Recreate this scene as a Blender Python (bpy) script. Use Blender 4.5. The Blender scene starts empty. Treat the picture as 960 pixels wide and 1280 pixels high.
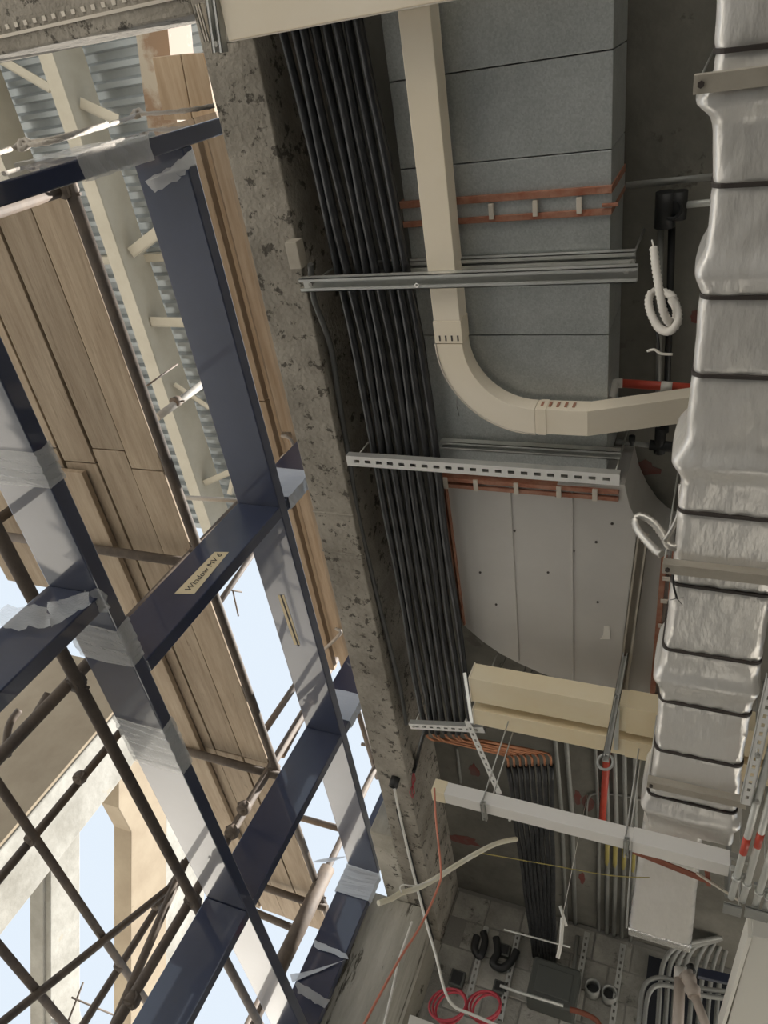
import bpy, math, random
from mathutils import Vector

# ------------------------------------------------------------------ camera, sky, sun, exposure
SC = bpy.context.scene
COL = SC.collection
EYE = 1.6                                   # camera height above the floor
RX = Vector((0.9159187, 0.1485203, 0.37287351))     # camera right
RY = Vector((0.09099328, 0.82798879, -0.55331256))  # camera down
RZ = Vector((-0.39091323, 0.54071831, 0.74485607))  # camera forward
FPX = 928.66
cam_d = bpy.data.cameras.new('camera')
cam = bpy.data.objects.new('camera', cam_d)
COL.objects.link(cam)
cam_d.sensor_fit = 'AUTO'; cam_d.sensor_width = 36.0
cam_d.lens = FPX * 36.0 / 1280.0
cam_d.clip_start = 0.02
from mathutils import Matrix
_m = Matrix((RX, -RY, -RZ)).transposed().to_4x4()
_m.translation = (0, 0, EYE)
cam.matrix_world = _m
SC.camera = cam

world = bpy.data.worlds.new('sky'); SC.world = world
world.use_nodes = True
_bg = world.node_tree.nodes['Background']
_bg.inputs['Color'].default_value = (0.80, 0.895, 1.0, 1)
_bg.inputs['Strength'].default_value = 0.65

sun_d = bpy.data.lights.new('sun', 'SUN'); sun_d.energy = 9.0; sun_d.angle = 0.02
sun_d.color = (1.0, 0.96, 0.90)
sun = bpy.data.objects.new('sun', sun_d); COL.objects.link(sun)
sun.rotation_euler = Vector((-0.45, -0.22, -0.86)).to_track_quat('-Z', 'Y').to_euler()

SC.view_settings.view_transform = 'Standard'
SC.view_settings.look = 'None'
SC.view_settings.gamma = 1.0
SC.view_settings.use_curve_mapping = False
SC.view_settings.exposure = 0.60

rnd = random.Random(7)

# ------------------------------------------------------------------ geometry helpers (coordinates relative to the eye)
def ray(x, y):
    return RX * ((x - 480) / FPX) + RY * ((y - 640) / FPX) + RZ
def Z(x, y, h): d = ray(x, y); return d * (h / d.z)      # on a level plane
def V(x, y, X): d = ray(x, y); return d * (X / d.x)      # on a plane across
def W(x, y, Y): d = ray(x, y); return d * (Y / d.y)      # on a plane along
def D(x, y, r): return ray(x, y).normalized() * r
def vec(*a): return Vector(a)

class MB:
    def __init__(s): s.v = []; s.f = []; s.sm = []
    def add(s, vs, fs, smooth=False):
        o = len(s.v); s.v += [Vector(p) for p in vs]
        for f in fs: s.f.append([i + o for i in f]); s.sm.append(smooth)
        return s
    def box(s, x0, x1, y0, y1, z0, z1):
        x0, x1 = min(x0, x1), max(x0, x1); y0, y1 = min(y0, y1), max(y0, y1); z0, z1 = min(z0, z1), max(z0, z1)
        return s.add([(x0,y0,z0),(x1,y0,z0),(x1,y1,z0),(x0,y1,z0),(x0,y0,z1),(x1,y0,z1),(x1,y1,z1),(x0,y1,z1)],
              [(0,3,2,1),(4,5,6,7),(0,1,5,4),(1,2,6,5),(2,3,7,6),(3,0,4,7)])
    def bar(s, p, u, v, n, L, w, t):
        # start p, length L along u, width w centred along v, thickness 0..t along n
        a = p - v * (w / 2); q = []
        for k in (0, 1):
            for (j, i) in ((0,0),(0,1),(1,1),(1,0)):
                q.append(a + u * (L * i) + v * (w * j) + n * (t * k))
        return s.add(q, [(0,1,2,3),(7,6,5,4),(0,4,5,1),(1,5,6,2),(2,6,7,3),(3,7,4,0)])
    def prism(s, pts, d):
        n = len(pts); d = Vector(d)
        vs = [Vector(p) for p in pts] + [Vector(p) + d for p in pts]
        fs = [tuple(range(n))[::-1], tuple(range(n, 2 * n))]
        fs += [(i, (i + 1) % n, n + (i + 1) % n, n + i) for i in range(n)]
        return s.add(vs, fs)
    def tube(s, path, r, n=10, caps=True, rf=None, smooth=True):
        P = [Vector(p) for p in path]; m = len(P)
        T = []
        for i in range(m):
            a = P[max(i - 1, 0)]; b = P[min(i + 1, m - 1)]; T.append((b - a).normalized())
        ref = Vector((0,0,1)) if abs(T[0].z) < .9 else Vector((1,0,0))
        N = T[0].cross(ref).normalized(); vs = []
        for i in range(m):
            N = (N - T[i] * N.dot(T[i])).normalized(); B = T[i].cross(N)
            rr = r * (rf(i / max(m - 1, 1), i) if rf else 1)
            for k in range(n):
                a = 2 * math.pi * k / n
                vs.append(P[i] + (N * math.cos(a) + B * math.sin(a)) * rr)
        o = len(s.v); s.v += vs
        for i in range(m - 1):
            for k in range(n):
                k2 = (k + 1) % n
                s.f.append([o+i*n+k, o+i*n+k2, o+(i+1)*n+k2, o+(i+1)*n+k]); s.sm.append(smooth)
        if caps:
            s.f.append([o + k for k in range(n)][::-1]); s.sm.append(False)
            s.f.append([o + (m-1)*n + k for k in range(n)]); s.sm.append(False)
        return s
    def ring(s, c, ax, R, r, n=24, m=8):
        ax = Vector(ax).normalized(); ref = Vector((0,0,1)) if abs(ax.z) < .9 else Vector((1,0,0))
        a = ax.cross(ref).normalized(); b = ax.cross(a); vs = []; fs = []
        for i in range(n):
            t = 2*math.pi*i/n; d = a*math.cos(t) + b*math.sin(t)
            for k in range(m):
                q = 2*math.pi*k/m; vs.append(Vector(c) + d*(R + r*math.cos(q)) + ax*(r*math.sin(q)))
        for i in range(n):
            for k in range(m):
                fs.append((i*m+k, ((i+1)%n)*m+k, ((i+1)%n)*m+(k+1)%m, i*m+(k+1)%m))
        return s.add(vs, fs, True)
    def pipe(s, p0, p1, ro, ri, n=16):      # open sleeve
        u = (Vector(p1) - Vector(p0)); un = u.normalized()
        ref = Vector((0,0,1)) if abs(un.z) < .9 else Vector((1,0,0))
        a = un.cross(ref).normalized(); b = un.cross(a); vs = []; fs = []
        for (c, r) in ((p0, ro), (p1, ro), (p1, ri), (p0, ri)):
            for k in range(n):
                t = 2*math.pi*k/n; vs.append(Vector(c) + (a*math.cos(t) + b*math.sin(t))*r)
        for j in range(4):
            for k in range(n):
                fs.append((j*n+k, j*n+(k+1)%n, ((j+1)%4)*n+(k+1)%n, ((j+1)%4)*n+k))
        return s.add(vs, fs, True)

def smooth_path(pts, n=8):
    P = [Vector(p) for p in pts]; out = []
    for i in range(len(P) - 1):
        p0 = P[max(i-1,0)]; p1 = P[i]; p2 = P[i+1]; p3 = P[min(i+2, len(P)-1)]
        for k in range(n):
            t = k / n
            out.append(0.5*((2*p1) + (p2-p0)*t + (2*p0-5*p1+4*p2-p3)*t*t + (3*p1-p0-3*p2+p3)*t**3))
    out.append(P[-1]); return out

def link_mesh(name, mb, m, origin, parent=None, bevel=0.0):
    me = bpy.data.meshes.new(name)
    me.from_pydata([tuple(p - origin) for p in mb.v], [], mb.f)
    me.polygons.foreach_set('use_smooth', mb.sm)
    me.materials.append(m); me.update()
    o = bpy.data.objects.new(name, me); COL.objects.link(o)
    if bevel:
        b = o.modifiers.new('bevel', 'BEVEL'); b.width = bevel; b.segments = 2; b.limit_method = 'ANGLE'
    return o
def part(name, mb, m, parent, bevel=0.0, label=None, kind=None):
    org = Vector((0,0,0)); q = parent
    while q: org = org + Vector(q.location); q = q.parent
    o = link_mesh(name, mb, m, org - Vector((0,0,EYE)), parent, bevel)
    o.parent = parent
    if label: o['label'] = label
    if kind: o['kind'] = kind
    return o
def tag(o, label, cat, group=None, kind=None):
    o['label'] = label; o['category'] = cat
    if group: o['group'] = group
    if kind: o['kind'] = kind
    return o
def solo(name, mb, m, label, cat, group=None, bevel=0.0):
    xs = [p.x for p in mb.v]; ys = [p.y for p in mb.v]; zs = [p.z for p in mb.v]
    c = Vector(((min(xs)+max(xs))/2, (min(ys)+max(ys))/2, min(zs)))
    o = link_mesh(name, mb, m, c, None, bevel); o.location = c + Vector((0,0,EYE))
    return tag(o, label, cat, group)
def thing(name, loc, label, cat, group=None):
    o = bpy.data.objects.new(name, None); COL.objects.link(o)
    o.location = Vector(loc) + Vector((0,0,EYE)); o.empty_display_size = .1
    return tag(o, label, cat, group)
def struct(name, mb, m, bevel=0.0):
    xs = [p.x for p in mb.v]; ys = [p.y for p in mb.v]; zs = [p.z for p in mb.v]
    c = Vector(((min(xs)+max(xs))/2, (min(ys)+max(ys))/2, min(zs)))
    o = link_mesh(name, mb, m, c, None, bevel); o.location = c + Vector((0,0,EYE))
    o['kind'] = 'structure'; return o

# ------------------------------------------------------------------ materials
def mat(name, col, rough=.6, metal=0.0, col2=None, scale=4.0, stretch=(1,1,1), lo=.35, hi=.65, bump=0.0, bscale=30.0,
        speck=None, rand=0.0, alpha=1.0, coat=0.0, spec=None, voro=None, trans=0.0, bstretch=None):
    m = bpy.data.materials.new(name); m.use_nodes = True
    nt = m.node_tree; N = nt.nodes; L = nt.links; b = N['Principled BSDF']
    b.inputs['Roughness'].default_value = rough; b.inputs['Metallic'].default_value = metal
    b.inputs['Alpha'].default_value = alpha; b.inputs['Coat Weight'].default_value = coat
    b.inputs['Transmission Weight'].default_value = trans
    if spec is not None: b.inputs['Specular IOR Level'].default_value = spec
    tc = N.new('ShaderNodeTexCoord'); mp = N.new('ShaderNodeMapping'); L.new(tc.outputs['Object'], mp.inputs['Vector'])
    mp.inputs['Scale'].default_value = stretch
    src = None
    if rand or col2:
        oi = N.new('ShaderNodeObjectInfo'); cm = N.new('ShaderNodeVectorMath'); cm.operation = 'SCALE'; cm.inputs['Scale'].default_value = 13.0
        cmb = N.new('ShaderNodeCombineXYZ')
        for i in range(3): L.new(oi.outputs['Random'], cmb.inputs[i])
        L.new(cmb.outputs[0], cm.inputs[0])
        ad = N.new('ShaderNodeVectorMath'); ad.operation = 'ADD'; L.new(mp.outputs[0], ad.inputs[0]); L.new(cm.outputs[0], ad.inputs[1])
        crd = ad.outputs[0]
    else: crd = mp.outputs[0]
    if col2:
        nz = N.new('ShaderNodeTexNoise'); nz.inputs['Scale'].default_value = scale; nz.inputs['Detail'].default_value = 8; nz.inputs['Roughness'].default_value = .65
        L.new(crd, nz.inputs['Vector'])
        cr = N.new('ShaderNodeValToRGB'); cr.color_ramp.elements[0].position = lo; cr.color_ramp.elements[1].position = hi
        cr.color_ramp.elements[0].color = (*col, 1); cr.color_ramp.elements[1].color = (*col2, 1)
        L.new(nz.outputs['Fac'], cr.inputs['Fac']); src = cr.outputs['Color']
    if voro:
        vo = N.new('ShaderNodeTexVoronoi'); vo.inputs['Scale'].default_value = voro[0]; L.new(tc.outputs['Object'], vo.inputs['Vector'])
        mx = N.new('ShaderNodeMix'); mx.data_type = 'RGBA'; mx.blend_type = 'OVERLAY'; mx.inputs[0].default_value = voro[1]
        bw = N.new('ShaderNodeRGBToBW'); L.new(vo.outputs['Color'], bw.inputs[0])
        if src: L.new(src, mx.inputs[6])
        else: mx.inputs[6].default_value = (*col, 1)
        L.new(bw.outputs[0], mx.inputs[7]); src = mx.outputs[2]
    if speck:
        sc, th, wd, sscale = speck
        n2 = N.new('ShaderNodeTexNoise'); n2.inputs['Scale'].default_value = sscale; n2.inputs['Detail'].default_value = 5; n2.inputs['Roughness'].default_value = .7
        L.new(crd, n2.inputs['Vector'])
        r2 = N.new('ShaderNodeValToRGB'); r2.color_ramp.elements[0].position = th; r2.color_ramp.elements[1].position = th + wd
        L.new(n2.outputs['Fac'], r2.inputs['Fac'])
        mx = N.new('ShaderNodeMix'); mx.data_type = 'RGBA'; L.new(r2.outputs['Color'], mx.inputs[0])
        if src: L.new(src, mx.inputs[6])
        else: mx.inputs[6].default_value = (*col, 1)
        mx.inputs[7].default_value = (*sc, 1); src = mx.outputs[2]
    if rand:
        hs = N.new('ShaderNodeHueSaturation'); mr = N.new('ShaderNodeMapRange')
        mr.inputs['To Min'].default_value = 1 - rand; mr.inputs['To Max'].default_value = 1 + rand
        L.new(oi.outputs['Random'], mr.inputs['Value']); L.new(mr.outputs[0], hs.inputs['Value'])
        if src: L.new(src, hs.inputs['Color'])
        else: hs.inputs['Color'].default_value = (*col, 1)
        src = hs.outputs['Color']
    if src: L.new(src, b.inputs['Base Color'])
    else: b.inputs['Base Color'].default_value = (*col, 1)
    if bump:
        nb = N.new('ShaderNodeTexNoise'); nb.inputs['Scale'].default_value = bscale; nb.inputs['Detail'].default_value = 4
        if bstretch:
            mp2 = N.new('ShaderNodeMapping'); mp2.inputs['Scale'].default_value = bstretch; L.new(tc.outputs['Object'], mp2.inputs['Vector']); L.new(mp2.outputs[0], nb.inputs['Vector'])
        else: L.new(crd, nb.inputs['Vector'])
        bp = N.new('ShaderNodeBump'); bp.inputs['Strength'].default_value = bump; bp.inputs['Distance'].default_value = .02
        L.new(nb.outputs['Fac'], bp.inputs['Height']); L.new(bp.outputs[0], b.inputs['Normal'])
    return m

M = {}
M['beam'] = mat('beam_concrete', (.22,.198,.163), .85, col2=(.39,.355,.30), scale=2.6, bump=.5, bscale=40, speck=((.085,.075,.06), .565, .05, 13))
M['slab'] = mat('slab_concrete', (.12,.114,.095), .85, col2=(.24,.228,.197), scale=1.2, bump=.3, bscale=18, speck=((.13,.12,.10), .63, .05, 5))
M['wallc'] = mat('wall_concrete', (.34,.315,.26), .85, col2=(.56,.53,.46), scale=2.2, stretch=(1,1,.35), bump=.6, bscale=14, speck=((.09,.08,.065), .60, .04, 6))
M['column'] = mat('streaked_concrete', (.36,.34,.28), .9, col2=(.55,.52,.45), scale=2.0, stretch=(3,3,.5), bump=.7, bscale=9, speck=((.10,.09,.07), .585, .05, 2.6))
M['block'] = mat('block_concrete', (.26,.25,.22), .9, col2=(.44,.42,.375), scale=3.5, bump=.4, bscale=40, rand=.22, speck=((.08,.075,.065), .60, .08, 4))
M['mortar'] = mat('mortar', (.24,.23,.21), .95, bump=.4, bscale=60)
M['floor'] = mat('floor_screed', (.15,.145,.135), .85, col2=(.20,.195,.18), scale=.8)
M['ground'] = mat('site_ground', (.50,.47,.42), .95, col2=(.58,.55,.50), scale=.3)
M['galv'] = mat('galvanised_sheet', (.42,.44,.43), .42, .35, col2=(.50,.52,.51), scale=5, voro=(160, .14), bump=.05, bscale=6)
M['elbow'] = mat('primed_sheet', (.50,.48,.45), .6, .15, col2=(.55,.53,.50), scale=1.5)
M['seal'] = mat('red_brown_sealant', (.30,.10,.05), .6, col2=(.42,.22,.15), scale=14, bump=.3, bscale=50)
M['clip'] = mat('pale_clip', (.62,.56,.48), .5)
M['steel'] = mat('zinc_strut', (.60,.60,.57), .38, .6, col2=(.70,.70,.67), scale=8)
M['strutw'] = mat('pale_zinc_strut', (.78,.77,.74), .45, .2)
M['rod'] = mat('threaded_rod', (.42,.41,.38), .45, .6)
M['cream'] = mat('cream_trunking', (.82,.73,.58), .5, col2=(.87,.79,.66), scale=1.2)
M['creamy'] = mat('yellowed_trunking', (.80,.66,.42), .5, col2=(.84,.74,.54), scale=1.8)
M['white'] = mat('white_trunking', (.80,.77,.72), .5, col2=(.84,.81,.77), scale=2, speck=((.78,.62,.36), .66, .06, 1.8))
M['black'] = mat('black_insulation', (.013,.0135,.015), .42, col2=(.028,.029,.031), scale=6, bump=.35, bscale=14)
M['copper'] = mat('copper_tube', (.62,.28,.15), .36, .7, col2=(.40,.19,.11), scale=12)
M['foil'] = mat('foil_jacket', (.80,.77,.72), 0.26, .35, col2=(.86,.83,.79), scale=3, bump=.30, bscale=11, bstretch=(2.6,.9,1))
M['strap'] = mat('black_strap', (.05,.04,.035), .6)
M['angle'] = mat('angle_iron', (.38,.34,.28), .6, .2, col2=(.46,.42,.35), scale=6)
M['redp'] = mat('red_pipe', (.55,.06,.035), .45, col2=(.62,.10,.06), scale=6)
M['rust'] = mat('red_oxide', (.30,.09,.05), .6, col2=(.22,.07,.04), scale=7)
M['cond'] = mat('grey_conduit', (.29,.29,.27), .5, .3, col2=(.36,.36,.335), scale=6)
M['condl'] = mat('pale_conduit', (.66,.66,.62), .45, .3)
M['flexw'] = mat('white_flex', (.72,.68,.62), .5)
M['flexm'] = mat('metal_flex', (.58,.55,.50), .35, .7)
M['dark'] = mat('dark_valve', (.02,.02,.02), .5)
M['navy'] = mat('navy_paint', (.018,.026,.060), .28, col2=(.026,.036,.078), scale=2.5, coat=1.0, spec=.6)
M['film'] = mat('plastic_film', (.88,.88,.86), .2, alpha=.38, bump=.3, bscale=14, bstretch=(3,3,9))
M['filmw'] = mat('milky_film', (.66,.70,.76), .3, alpha=.8, bump=.35, bscale=12)
M['tape'] = mat('masking_tape', (.62,.52,.34), .8)
M['ink'] = mat('ink', (.05,.04,.04), .7)
M['wood'] = mat('scaffold_board', (.235,.172,.112), .8, col2=(.37,.295,.21), scale=3.2, stretch=(6,.6,6), lo=.28, hi=.72, bump=.2, bscale=8, speck=((.13,.085,.05), .62, .10, 2.6), rand=.16)
M['timber'] = mat('new_timber', (.32,.24,.16), .75, col2=(.44,.355,.26), scale=2.2, stretch=(10,.8,10), rand=.14, speck=((.36,.21,.10), .66, .06, 3))
M['ply_shade'] = mat('tan_ply_and_shade', (.24,.19,.13), .85, col2=(.31,.255,.18), scale=1.5, speck=((.20,.155,.10), .68, .06, 3))  # tan ply; also the painted shade on the screen column's near face
M['tube'] = mat('rusty_tube', (.070,.054,.043), .72, 0.0, col2=(.125,.095,.07), scale=7, rand=.15)
M['tubeg'] = mat('grey_tube', (.22,.205,.18), .7, 0.0, col2=(.29,.27,.24), scale=7)
M['cbeam'] = mat('cream_steel', (.33,.31,.25), .55, col2=(.39,.37,.31), scale=2)
M['deck'] = mat('deck_sheet', (.25,.28,.295), .45, .3, col2=(.32,.35,.365), scale=1.2, speck=((.33,.24,.14), .70, .05, 2.5))
M['rustw'] = mat('rusty_white_steel', (.36,.335,.285), .7, col2=(.22,.15,.10), scale=2.5, lo=.46, hi=.56)
M['screen'] = mat('screen_concrete', (.22,.21,.18), .85, col2=(.36,.35,.315), scale=1.6, bump=.3, bscale=12, speck=((.33,.30,.24), .64, .06, 4))
M['rope'] = mat('pale_rope', (.42,.38,.33), .85, bump=.5, bscale=60)
M['wirer'] = mat('red_wire', (.62,.22,.14), .5)
M['coil'] = mat('crimson_cable', (.50,.055,.075), .5)
M['wirew'] = mat('white_wire', (.80,.77,.70), .5)
M['flexc'] = mat('cream_hose', (.76,.70,.52), .5, col2=(.80,.76,.64), scale=9)
M['yel'] = mat('yellow_line', (.42,.35,.11), .6)
M['box'] = mat('pale_box', (.78,.75,.68), .6)
M['panel'] = mat('grey_white_panel', (.66,.64,.58), .5)
M['void_dark'] = mat('dark_void_panel', (.012,.014,.02), .8)
M['pvc'] = mat('pinkish_pipe', (.44,.37,.31), .6, col2=(.52,.44,.38), scale=5)
M['paint'] = mat('red_paint', (.20,.05,.04), .85, col2=(.17,.10,.085), scale=9)
M['tank'] = mat('grey_tank', (.10,.105,.095), .5, .2)

# ------------------------------------------------------------------ the setting
YF = 6.80          # far wall
HS = 3.52          # slab soffit above the eye
HB = 3.00          # edge beam soffit
XI, XO = -1.77, -2.02
FL = -EYE

b = MB(); b.box(XO - .3, 2.7, -6.0, YF + .3, FL - .3, FL); floor = struct('floor', b, M['floor'])
b = MB(); b.box(-40, XO - .3, -30, 50, FL - .5, FL - .2); struct('ground', b, M['ground'])
b = MB(); b.box(2.7, 30, -30, 50, FL - .5, FL - .2); struct('ground', b, M['ground'])
b = MB(); b.box(XO - .3, 2.7, -30, -6.0, FL - .5, FL - .2); struct('ground', b, M['ground'])
b = MB(); b.box(XI, 2.7, -6.0, YF + .2, HS, HS + .2); ceiling = struct('ceiling', b, M['slab'])  # runs on unseen behind the eye to darken the interior, like floor and beam
# edge beam, cast in lengths with day joints
cuts = [-6.0, Z(400,640,HB).y, Z(420,690,HB).y, YF + .2]
b = MB(); b.box(XO, XI, cuts[0], cuts[3], HB, HS + .55)  # top raised out of view to keep sun off the navy rail
for c in cuts[1:3]: b.box(XO - .004, XI + .004, c - .006, c + .006, HB - .006, HB + .02)
trim4 = struct('edge_beam', b, M['beam'], .012)
# transverse beam outside the bay
b = MB(); b.box(-7, XO, -1.3, Z(120, 44, HB).y, HB, HS + .2); t5 = struct('cross_beam', b, M['beam'], .01)
# perforated strip cast into its soffit
b = MB()
y0 = Z(120, 24, HB).y
uu = vec(-1,0,0)
b.bar(vec(XO - .05, y0 - .012, HB - .006), uu, vec(0,1,0), vec(0,0,1), 4.5, .012, .012)
for i in range(60):
    b.bar(vec(XO - .08 - i * .055, y0 - .042, HB - .004), uu, vec(0,1,0), vec(0,0,1), .02, .018, .008)
part('perforated_strip', b, M['clip'], t5)
# thickened beam end at the far wall
WX = -1.87
b = MB(); b.box(-2.22, XO + .01, 5.35, YF + .02, HB - .004, HS + .2); struct('beam_corbel', b, M['wallc'], .015)
b = MB(); b.box(-2.50, WX, 6.30, YF + .02, FL, HB - .006); struct('corner_column', b, M['column'], .012)
# far wall with blocks
b = MB(); b.box(2.7, 2.9, -6.0, 4.8, FL, HS + .2); struct('unseen_light_wall', b, M['slab'])  # unseen wall added to keep light out, stopped short to let some in
b = MB(); b.box(-2.45, 2.7, YF + .02, YF + .2, FL, HB)
b.box(XI, 2.7, YF + .02, YF + .2, HB, HS); wf = struct('wall_far', b, M['wallc'])
bw, bh = .30, .235
blk = None
for r in range(6):
    for c in range(12):
        x = XI + .02 + c * (bw + .012) + (0.15 if r % 2 else 0); z = HS - .03 - (r + 1) * (bh + .012)
        if blk is None:
            q = MB(); q.box(0, bw, 0, .05, 0, bh)
            me_o = link_mesh('block', q, M['block'], vec(0,0,0), None, .006); blk = me_o; o = blk
        else:
            o = blk.copy(); COL.objects.link(o)
        o.parent = wf
        wl_ = Vector(wf.location)
        o.location = vec(x, YF - .006 + rnd.uniform(0, .010), z + EYE) - wl_
q = MB(); q.box(XI + .01, 2.2, YF + .004, YF + .021, 2.0, HS - .005); part('mortar_bed', q, M['mortar'], wf)
for (px, py) in ((546, 1200),):
    p = W(px, py, YF + .02); q = MB(); q.box(p.x - .02, p.x + .22, YF + .012, YF + .025, p.z, p.z + .012); part('form_joint', q, M['strap'], wf)
# red paint marks on the soffit
def blob(px, py, h, rx, ry, name='paint_mark'):
    c = Z(px, py, h); n = 14; pts = []
    for i in range(n):
        a = 2 * math.pi * i / n; k = rnd.uniform(.6, 1.15)
        pts.append(vec(c.x + rx * k * math.cos(a), c.y + ry * k * math.sin(a), h - .003))
    q = MB(); q.prism(pts, (0,0,.002)); return part(name, q, M['paint'], ceiling)
for a in ((592,962,.05,.09),(580,1050,.16,.07),(735,1005,.06,.10),(722,995,.03,.10),(728,1098,.03,.12),(800,585,.10,.05),(870,395,.03,.03)):
    blob(a[0], a[1], HS, a[2], a[3])

# ------------------------------------------------------------------ strut builders
def slotted(mb, p0, p1, wv, nv, w, t, pitch=.05, sl=.026, sw=.012):
    u = (p1 - p0); L = u.length; u.normalize(); rw = (w - sw) / 2
    for s in (-1, 1): mb.bar(p0 + wv * (s * (sw + rw) / 2), u, wv, nv, L, rw, t)
    n = max(1, int((L - .02) / pitch)); off = (L - n * pitch) / 2; x = 0.0
    for i in range(n + 1):
        e = off + i * pitch - sl / 2 + pitch / 2 if i < n else L
        e = min(e, L)
        if e > x: mb.bar(p0 + u * x, u, wv, nv, e - x, sw + .0005, t)
        x = e + sl
def cchan(mb, p0, p1, up, w=.041, d=.041, t=.0035, lip=.010):
    u = (p1 - p0); L = u.length; u.normalize(); v = u.cross(up).normalized(); n = v.cross(u).normalized()
    mb.bar(p0 + n * (d - t), u, v, n, L, w, t)
    for s in (-1, 1):
        mb.bar(p0 + v * (s * (w - t) / 2), u, v, n, L, t, d)
        mb.bar(p0 + v * (s * (w - lip) / 2), u, v, n, L, lip, t)
UP = vec(0,0,1); EX = vec(1,0,0); EY = vec(0,1,0)
def rods(root, pts, top=HS, r=.005, mname='rod', plate=False):
    for p in pts:
        q = MB(); q.tube([p, vec(p.x, p.y, top)], r, 8); part('threaded_rod', q, M[mname], root)
        q = MB(); q.tube([p + vec(0,0,-.004), p + vec(0,0,.006)], r * 2, 6, smooth=False); part('nut', q, M[mname], root)

# ------------------------------------------------------------------ black refrigerant pipes
ordw = ['first', 'second', 'third', 'fourth', 'fifth', 'sixth', 'seventh', 'eighth']
HP = 2.99
for i in range(8):
    k = i / 7
    xa = -1.645 + .32 * k; xb = -1.575 + .335 * k; xc = -1.565 + .335 * k
    lab = ('%s black insulated pipe from the concrete edge beam, running along under the ceiling' % ordw[i])
    t = thing('insulated_pipe', (xb, 3.0, HP), lab, 'pipe', 'black insulated pipes in a row')
    ye = 3.98 - .10 * k; path = []
    for s in range(41):
        y = -1.2 + (ye + 1.2) * s / 40
        x = xa + (xb - xa) * min(1, max(0, (y + .1) / 1.3)) + (xc - xb) * max(0, (y - 1.4) / 2.6)
        path.append(vec(x + .004 * math.sin(y * 5 + i * 1.7) + rnd.uniform(-.0015, .0015), y, HP + .022 + .007 * math.sin(y * 3.1 + i * 2.3)))
    ph = rnd.uniform(0, 6)
    q = MB(); q.tube(path, 0.0178 + .0015 * (i % 3 == 1), 12, rf=lambda f, j: 1 + (.07 if (j * 7 + i * 3) % 11 == 0 else 0) + .03 * math.sin(j * .9 + ph))
    part('insulation', q, M['black'], t)
    e = path[-1]
    x2 = -1.07 + .30 * k; y2 = 4.40 - .12 * k; h2 = 3.20
    q = MB(); cp = [e - vec(0,.03,0), e + vec(.0,.05,.01), e + vec(.03,.10,.03), vec(e.x + .1, e.y + .115, e.z + .05),
                    vec(x2 - .06, y2 - .10, h2 + .012), vec(x2 - .012, y2 - .085, h2 + .012), vec(x2, y2 - .05, h2 + .005), vec(x2, y2 + .03, h2)]
    q.tube(smooth_path(cp, 5), .0085, 8); part('copper_tube', q, M['copper'], t)
    x3 = -.965 + .175 * k
    pth = [vec(x2 + (x3 - x2) * s / 16 + .003 * math.sin(s + i), y2 + (YF - .006 - y2) * s / 16, h2 + (3.12 - h2) * s / 16) for s in range(17)]
    q = MB(); q.tube(pth, .0175, 10, rf=lambda f, j: 1 + .05 * math.sin(j * 2.1 + i)); part('insulation', q, M['black'], t)

# a cable dressed along the beam
pp = [Z(388,330,2.97), Z(392,372,2.99), Z(404,405,3.02), Z(415,440,3.05), Z(424,500,3.06), Z(436,570,3.06), Z(447,640,3.06), Z(470,740,3.06), Z(500,860,3.06), Z(508,905,3.06)]
q = MB(); q.tube(smooth_path(pp, 6), .014, 10); solo('beam_cable', q, mat('grey_cable', (.10,.10,.095), .5), 'dark grey cable hugging the inner edge of the concrete beam', 'cable')
# metal box on the beam edge
q = MB(); a = Z(375, 308, 2.965); q.box(-1.79, -1.73, a.y - .03, a.y + .09, 2.93, 2.995)
solo('junction_box', q, M['angle'], 'small dull metal box at the concrete beam edge above the double strut', 'box', bevel=.004)

# ------------------------------------------------------------------ supply duct and elbow
HD = 3.10
XL, XR = -1.27, -.424
duct = thing('supply_duct', (-.85, .2, HD), 'large grey galvanised rectangular air duct overhead beside the black pipes', 'duct')
ys = [-1.55, -.75, Z(663, 77, HD).y, Z(668, 196, HD).y, .655]
for i in range(len(ys) - 1):
    q = MB(); o = .0 if i % 2 else .002
    q.box(XL, XR, ys[i] + .002, ys[i+1] - .002, HD + o, HD + .37); part('duct_section', q, M['galv'], duct, .003)
q = MB(); q.box(XL, XR, .705, 1.215, HD + .001, HD + .37); part('duct_section', q, M['galv'], duct, .003)
q = MB(); q.box(XL, XR, 1.219, 1.88, HD, HD + .37); part('duct_section', q, M['galv'], duct, .003)
for (ya, yb) in ((.622, .650), (.704, .728)):
    q = MB(); q.box(XL - .02, XR + .005, ya, yb, HD - .016, HD + .39); part('flange', q, M['seal'], duct, .002)
q = MB(); q.box(XL - .01, XR + .004, .652, .708, HD - .004, HD + .375); part('gasket', q, M['galv'], duct)
for px in (615, 670, 725):
    c = Z(px, 256 - (px - 615) * .05, HD); q = MB(); q.box(c.x - .010, c.x + .010, .655, .715, HD - .024, HD - .004); part('flange_clip', q, M['clip'], duct, .002)
q = MB(); q.tube([vec(XR - .03, .69, HD - .02), vec(XR + .03, .69, HD - .02)], .007, 6, smooth=False); part('bolt', q, M['seal'], duct)

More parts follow.
